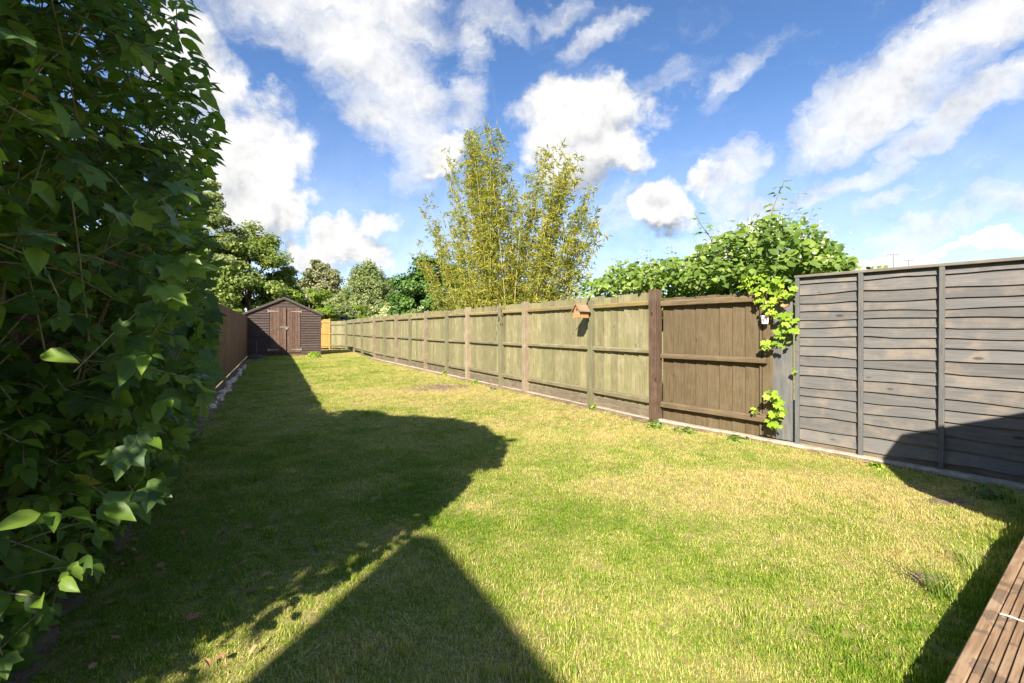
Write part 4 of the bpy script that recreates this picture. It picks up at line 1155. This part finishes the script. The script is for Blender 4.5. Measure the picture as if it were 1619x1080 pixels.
# far house behind the trees with a brick gable
fh = empty('brick_house', ((419 - CX) / F * 34, 34, 0), math.radians(10))
tag(fh, 'brick house glimpsed between dark trees behind the shed', 'house')
link('wall', MB().prism([(-.5, 0), (.5, 0), (.5, 3.4), (0, 3.75), (-.5, 3.4)], 'y', 0, 3).mesh('wall'), M['brick'], fh)
link('roof', MB().prism([(-.6, 3.35), (0, 3.77), (.6, 3.35), (.6, 3.42), (0, 3.85), (-.6, 3.42)], 'y', -.1, 3.1).mesh('roof'), M['tile'], fh)
for (px, hh, w, lab) in ((1413, 402, .5, 'taller thin television aerial above the grey panel'), (1437, 411, .35, 'shorter television aerial to the right of the taller one')):
    dd = 40; x = (px - CX) / F * dd; zt = H + (HY - hh) / F * dd
    ar = empty('television_aerial', (x, dd, 0)); tag(ar, lab, 'aerial')
    link('mast', MB().tube([(0, 0, 0), (0, 0, zt)], .03, 6).mesh('mast'), M['aerial'], ar)
    b = MB().tube([(-w, 0, zt - .05), (w, 0, zt - .05)], .018, 5)
    for k in range(5): b.tube([(-w + k * w / 2, 0, zt - .22), (-w + k * w / 2, 0, zt + .12)], .012, 4)
    link('crossbar', b.mesh('crossbar'), M['aerial'], ar)

# ------------------------------------------------------------------ brambles over the fence
NN = Vector((-NEAR_D.y, NEAR_D.x)); RN = Vector((-RUN_D.y, RUN_D.x))
top_px = [(905, 456), (930, 438), (960, 420), (1000, 410), (1040, 404), (1090, 392), (1115, 374), (1150, 358), (1190, 345), (1225, 336), (1260, 338), (1290, 358), (1315, 384), (1335, 406), (1350, 420)]
bx_, by_ = np.array([a for a, _ in top_px], float), np.array([b for _, b in top_px], float)
n = 90000
px = rng.uniform(900, 1350, n); off = rng.uniform(-1.7, .16, n)
# fence line depth for each column, then step behind the fence by off
kx = (px - CX) / F
s1 = (kx * BEND.y - BEND.x) / (RUN_D.x - kx * RUN_D.y)
s2 = (kx * G0.y - G0.x) / (NEAR_D.x - kx * NEAR_D.y)
use1 = px < 1034
fx = np.where(use1, BEND.x + RUN_D.x * s1, G0.x + NEAR_D.x * s2); fy = np.where(use1, BEND.y + RUN_D.y * s1, G0.y + NEAR_D.y * s2)
nx_, ny_ = np.where(use1, RN.x, NN.x), np.where(use1, RN.y, NN.y)
x = fx + nx_ * off; y = fy + ny_ * off
pxx = CX + F * x / y
zt = H + (HY - np.interp(pxx, bx_, by_)) / F * y + .55 * (vnoise(pxx * .022, off * 2.2, 71, 1.0, 3) - .62)
z = rng.uniform(1.0, 1.0, n) + rng.random(n) * (zt - 1.0)
k = (pxx > 900) & (pxx < 1352) & (z < zt) & ((off < -.06) | ((z > 1.78) & (z < 2.15) & (pxx < 1246))) & (z > 1.3)
k &= (z < zt - .28 * (np.abs(off + .7) / 1.0) ** 1.6) & ((off < -.17) | (z > 1.90)) & ((pxx < 1246) | (off < -.24) | (z > 2.04))
k &= vnoise(x * 1 + z * .6, y + z, 61, 4.0, 3) > .37
P = np.stack([x, y, z], 1)[k][:13000]
br = empty('bramble_bush', (2.6, 7.2, 0)); bb = np.array(br.location)
tag(br, 'sprawling bramble bush with pale blossom spilling over the brown panel', 'bramble')
n = len(P)
Rm = frames(np.stack([rng.normal(-.35, .5, n), rng.normal(-.55, .5, n), rng.normal(.75, .4, n)], 1))
size = rng.choice([.045, .07, .09, .12], n) * rng.uniform(.8, 1.2, n)
OB = ovate_leaf(.72, .2, .08)
mb_ = fast_mesh('leaf', *OB, smooth=True); mb_.materials.append(M['bramble_leaf'])
dist = np.linalg.norm(P - np.array([0, 0, H]), axis=1); order = np.argsort(dist - rng.random(n) * .8)
single = np.zeros(n, bool); single[order[:300]] = True
for i in np.where(single)[0]:
    o = link('leaf', mb_, None, br); Mx = Matrix(Rm[i].tolist()).to_4x4() @ Matrix.Scale(float(size[i] * 1.15), 4); Mx.translation = Vector((P[i] - bb).tolist()); o.matrix_local = Mx
tag(link('foliage', scatter('foliage', P[~single] - bb, Rm[~single], size[~single], *OB), M['bramble_leaf'], br), kind='stuff')
# blossom sprays along the top and right side
BL_ = []
for k in range(650):
    c = P[rng.integers(0, n)]
    u = CX + F * c[0] / c[1]
    if u < 1120 and random.random() < .72: continue
    if c[2] < 2.05: continue
    for j in range(random.randint(3, 9)): BL_.append(c + rng.normal(0, .06, 3) + np.array([0, 0, .07]))
BL_ = np.array(BL_)
PET = ([(0, 0, .1)] + [(math.cos(a) * (.5 if i % 2 == 0 else .28), math.sin(a) * (.5 if i % 2 == 0 else .28), 0) for i, a in enumerate(np.arange(10) * math.pi / 5)], [(0, i + 1, (i + 1) % 10 + 1) for i in range(10)])
tag(link('blossom', scatter('blossom', BL_ - bb, frames(rng.normal(size=BL_.shape) + np.array([-.3, -.6, .6])), rng.uniform(.02, .042, len(BL_)), *PET), M['blossom'], br), kind='stuff')
# arching shoots standing clear of the bush
def at_depth(px, py, d): return Vector(((px - CX) / F * d, d, H - (py - HY) / F * d))
def shoot(pa, pb, d, nleaf, r=.008):
    a, b = at_depth(*pa, d), at_depth(*pb, d); pts = [a.lerp(b, t / 6) + Vector((.02 * math.sin(t), 0, 0)) for t in range(7)]
    link('shoot', MB().tube([tuple(p - br.location) for p in pts], [r * (1 - .1 * k) for k in range(7)], 5).mesh('shoot', smooth=True), M['cane'], br)
    for q in range(nleaf):
        t = .25 + .75 * (q + .5) / nleaf; p = a.lerp(b, t)
        for s in range(3):
            o = link('leaf', mb_, None, br)
            az = q * 2.4 + (s - 1) * .75; dv = np.array([[math.cos(az), math.sin(az) * .6, .1 + .25 * t]])
            R_ = frames(np.array([[-.2, -.3, 1.0]]) + rng.normal(0, .2, (1, 3)), dv)[0]
            Mx = Matrix(R_.tolist()).to_4x4() @ Matrix.Scale(random.uniform(.09, .14) * (1.15 - .45 * t) * (1.0 if r > .006 else .6), 4); Mx.translation = (p + Vector(dv[0].tolist()) * .05) - br.location; o.matrix_local = Mx
shoot((1195, 395), (1243, 284), 6.1, 9, .013); shoot((1132, 395), (1100, 336), 6.4, 6, .010); shoot((1250, 350), (1268, 304), 6.2, 3, .004); shoot((1275, 350), (1290, 330), 6.2, 3, .004)
for k in range(46):
    u = random.uniform(910, 1340); d = 6.4 if u > 1030 else 7.6 ; t = np.interp(u, bx_, by_)
    shoot((u, t + 30), (u + random.uniform(-14, 14), t - random.uniform(-4, 16)), d + random.uniform(0, .5), 2, .003)
# sprig over the grey panel
sg = empty('leaf_sprig', tuple(at_depth(1372, 430, 5.6))); tag(sg, 'small yellow-green leafy sprig peeping over the grey lap panel', 'plant')
for q in range(9):
    o = link('leaf', mb_, None, sg); p = at_depth(1352 + q * 6, 423 - abs(q - 4) * .9, 5.6) - sg.location
    R_ = frames(np.array([[-.2, -.5, .9]]) + rng.normal(0, .3, (1, 3)))[0]; Mx = Matrix(R_.tolist()).to_4x4() @ Matrix.Scale(random.uniform(.05, .08), 4); Mx.translation = p; o.matrix_local = Mx
link('stem', MB().tube([tuple(at_depth(1350, 432, 5.6) - sg.location), tuple(at_depth(1400, 424, 5.6) - sg.location)], .004, 5).mesh('stem'), M['cane'], sg)
link('stem', MB().tube([(0, 0, -sg.location.z), (0, 0, 0)], .006, 5).mesh('stem'), M['cane'], sg)

# ------------------------------------------------------------------ ivy
IV = lobed_leaf(5, .15, .75)
mi = fast_mesh('leaf', *IV); mi.materials.append(M['ivy_leaf'])
md_ = fast_mesh('leaf', *IV); md_.materials.append(M['dry_leaf'])
def ivy(label, spots, stems, base_px, dry=False):
    r = empty('ivy', near_at(*base_px, .05)); tag(r, label, 'ivy')
    for (cx, cy, rx, ry, n, lo, hi) in spots:
        for j in range(n):
            a = random.uniform(0, 6.283); q = math.sqrt(random.random())
            p = near_at(cx + rx * q * math.cos(a), cy + ry * q * math.sin(a), random.uniform(.06, .15))
            nr = np.array([[NN.x * .8, NN.y * .8, .55]]) + rng.normal(0, .33, (1, 3))
            R_ = frames(nr, np.array([[rng.normal(0, .6), rng.normal(0, .4), -.7]]))[0]
            o = link('leaf', md_ if dry else mi, None, r)
            Mx = Matrix(R_.tolist()).to_4x4() @ Matrix.Scale(random.uniform(lo, hi), 4); Mx.translation = p - r.location; o.matrix_local = Mx
    for st in stems:
        link('stem', MB().tube([tuple(near_at(a, b, .05) - r.location) for a, b in st], .004, 5).mesh('stem'), M['cane'], r)
ivy('bright ivy tumbling over the top of the brown panel and grey boards', [(1205, 448, 36, 16, 46, .055, .085), (1235, 456, 22, 12, 18, .055, .085), (1212, 470, 16, 10, 14, .05, .075), (1225, 476, 10, 8, 6, .05, .07)], [[(1205, 450), (1212, 485)], [(1230, 450), (1236, 490)]], (1212, 468))
ivy('bright ivy trail hanging across the two grey boards below the pot', [(1222, 492, 8, 6, 6, .05, .075), (1240, 500, 16, 10, 14, .06, .09), (1248, 512, 14, 12, 13, .06, .095), (1236, 524, 12, 10, 9, .06, .09), (1217, 544, 11, 8, 9, .055, .085), (1240, 542, 6, 5, 3, .05, .07), (1204, 483, 6, 3, 4, .04, .055)], [[(1222, 490), (1245, 505), (1240, 540)], [(1250, 520), (1238, 545), (1216, 546)]], (1232, 515))
ivy('bright ivy patch low on the fence where brown meets grey', [(1222, 624, 14, 8, 12, .055, .085), (1230, 640, 12, 14, 16, .055, .085), (1228, 662, 14, 14, 18, .055, .085), (1194, 648, 5, 5, 3, .05, .07)], [[(1228, 690), (1232, 650), (1222, 620)], [(1215, 660), (1196, 650)]], (1230, 685))
ivy('single small ivy sprig between grey board and lap panel', [(1255, 588, 3, 4, 3, .035, .05)], [[(1257, 596), (1255, 586)]], (1256, 592))
ivy('withered brown ivy strand above the grey boards', [(1236, 462, 4, 8, 8, .04, .06), (1239, 478, 4, 8, 7, .035, .055)], [[(1236, 452), (1240, 488)]], (1237, 470), True)
# dark vine over the green fence
dv_ = empty('dead_vine', (0, 0, 0)); s, q = run_xy(788, .12); dv_.location = (q.x, q.y, H - (480 - HY) / F * q.y)
tag(dv_, 'withered dark vine hanging from the fence top below the bamboo', 'vine')
M['vine'] = leafmat('withered_vine', [(0, (.06, .05, .03)), (1, (.15, .12, .07))], .7, .1)
mv = fast_mesh('leaf', np.array(NAR[0]) * np.array([1.8, 1, 1]), NAR[1]); mv.materials.append(M['vine'])
for k in range(26):
    t = random.random(); s, q = run_xy(788 + random.gauss(0, 2 + 3 * t), random.uniform(.105, .14)); p = Vector((q.x, q.y, H - (478 + t * 38 - HY) / F * q.y)) - dv_.location
    R_ = frames(np.array([[RN.x, RN.y, .2]]) + rng.normal(0, .4, (1, 3)), np.array([[rng.normal(0, .4), 0, -1]]))[0]; o = link('leaf', mv, None, dv_)
    Mx = Matrix(R_.tolist()).to_4x4() @ Matrix.Scale(random.uniform(.06, .11), 4); Mx.translation = p; o.matrix_local = Mx
link('stem', MB().tube([(0, 0, .06), (.01, 0, -.2), (-.01, 0, -.42)], .005, 5).mesh('stem'), M['bark'], dv_)

# ------------------------------------------------------------------ small plants
def mound(name, label, px, py, r, h, mat, n, leaf, cat='plant', spike=False):
    x, y = ground(px, py); root = empty(name, (x, y, 0)); tag(root, label, cat)
    d = rng.normal(size=(n, 3)); d[:, 2] = np.abs(d[:, 2]); d /= np.linalg.norm(d, axis=1, keepdims=True)
    PP = d * (rng.random(n) ** .35)[:, None] * np.array([r, r, h])
    me = scatter('foliage', PP, frames(d + rng.normal(0, .4, (n, 3)) + np.array([0, 0, .3]), d + rng.normal(0, .5, (n, 3))), leaf * rng.uniform(.6, 1.3, n), DIA[0], DIA[1])
    tag(link('foliage', me, M[mat], root), kind='stuff')
    st = MB()
    for k in range(6): st.tube([(0, 0, 0), (r * .4 * math.cos(k), r * .4 * math.sin(k), h * .5)], .004, 4)
    link('stem', st.mesh('stem'), M['cane'], root)
    return root
mound('low_plant', 'round lime-green mound plant at the right of the shed front', 497, 566, .30, .30, 'mound_leaf', 1400, .05)
sp_ = mound('low_plant', 'slate-grey low plant in the shade at the left of the shed front', 405, 568, .36, .20, 'slate_plant', 1000, .06)
link('stalk', MB().tube([(.02, 0, 0), (.03, 0, .75)], .012, 5).mesh('stalk'), M['cane'], sp_)
for i, (px, py, r, h, mat, lab) in enumerate(((703, 594, .09, .14, 'ivy_leaf', 'small green weed at the fence foot, farther of the two bright ones'), (752, 608, .11, .12, 'ivy_leaf', 'bright green weed tuft by the fence foot, nearer of the two bright ones'), (779, 617, .10, .05, 'grey_shrub', 'flat grey-green weed just past the bright weed tuft'), (938, 648, .06, .10, 'ivy_leaf', 'tiny weed at the foot of the post below the birdhouse'), (1036, 676, .10, .10, 'bramble_leaf', 'small weed growing at the foot of the dark post'), (1085, 684, .16, .05, 'bramble_leaf', 'creeping weed on the kerb below the brown panel, left one'), (1165, 697, .14, .05, 'bramble_leaf', 'creeping weed on the kerb below the brown panel, right one'), (1570, 786, .16, .10, 'mid_tree', 'low leafy weed in shade at the foot of the grey panel'), (1385, 741, .07, .05, 'ivy_leaf', 'bright little weed where the shadow meets the grey panel foot'), (300, 700, .12, .12, 'bramble_leaf', 'small shaded seedling at the foot of the left fence'))):
    mound('weed', lab, px, py, r, h, mat, 90, .045 if r > .08 else .035, 'weed')
# pale stones along the foot of the left fence
for i in range(26):
    yy = 7.6 + i * .34 + random.uniform(-.08, .08)
    w = random.uniform(.06, .15)
    m = MB(); a = [(math.cos(t + random.uniform(-.2, .2)) * w * random.uniform(.7, 1.1), math.sin(t) * w * .6 * random.uniform(.7, 1.1)) for t in np.arange(7) * .898]
    nlow = len(a); m.v = [(p[0], p[1], -.02) for p in a] + [(p[0] * .92, p[1] * .92, .05 * random.uniform(.6, 1.3)) for p in a] + [(0, 0, .085 * random.uniform(.6, 1.1))]
    m.f = [(j, (j + 1) % nlow, nlow + (j + 1) % nlow, nlow + j) for j in range(nlow)] + [(nlow + j, nlow + (j + 1) % nlow, 2 * nlow) for j in range(nlow)]
    o = link('edging_stone', m.mesh('edging_stone'), M['stone'])
    o.location = (left_x(yy) + .27 + random.uniform(-.05, .05), yy, .0); o.rotation_euler = (0, 0, math.atan2(LEFT_D.y, LEFT_D.x) + random.gauss(0, .3))
    tag(o, 'pale rough stone edging the foot of the shaded left fence', 'stone', 'stones edging the left fence')
# fallen leaves on the shaded grass
for i in range(34):
    px, py = random.uniform(120, 420), random.uniform(830, 1070)
    x, y = ground(px, py)
    if x < left_x(y) + .35: continue
    o = link('fallen_leaf', md_ if i % 2 else fast_mesh('fallen_leaf', *ovate_leaf(.5, .5, .2)), M['dry_leaf'] if not i % 2 else None)
    R_ = frames(np.array([[0, 0, 1.0]]) + rng.normal(0, .3, (1, 3)))[0]; Mx = Matrix(R_.tolist()).to_4x4() @ Matrix.Scale(random.uniform(.03, .055), 4); Mx.translation = (x, y, .035); o.matrix_world = Mx
    tag(o, 'small dry curled leaf lying on the shaded grass near the shrub', 'leaf', 'fallen leaves on the shaded lawn')
# bare soil patches are kind structure sheets on the lawn
for i, (px, py, rx, ry) in enumerate(((1462, 912, 26, 9), (1500, 793, 60, 8), (690, 612, 55, 7))):
    cx, cy = ground(px, py); ex = abs(ground(px + rx, py)[0] - cx); ey = abs(ground(px, py + ry)[1] - cy)
    V = [(0, 0, .012)]; n_ = 22
    for t in range(n_):
        a = 2 * math.pi * t / n_; f = random.uniform(.7, 1.15); V.append((ex * f * math.cos(a), ey * f * math.sin(a), .001))
    V = [(a + cx, b + cy, c + float(lawn_z(a + cx, b + cy))) for a, b, c in V]
    tag(link('soil_patch', fast_mesh('soil_patch', V, [(0, t + 1, (t + 1) % n_ + 1) for t in range(n_)], smooth=True), M['soil']), kind='structure')

st_a, st_b = ground(1581, 970, .203), ground(1619, 983, .203)
ds = link('dry_stem', MB().tube([(st_a[0], st_a[1], .203), ((st_a[0] + st_b[0]) / 2, (st_a[1] + st_b[1]) / 2 + .004, .2045), (st_b[0], st_b[1], .203)], [.003, .0035, .003], 6).mesh('dry_stem'), M['dry_stem'] if 'dry_stem' in M else plain('dry_straw', (0.68, 0.56, 0.42), 0.8))
tag(ds, 'thin pale dry stem lying across the deck boards', 'stem')
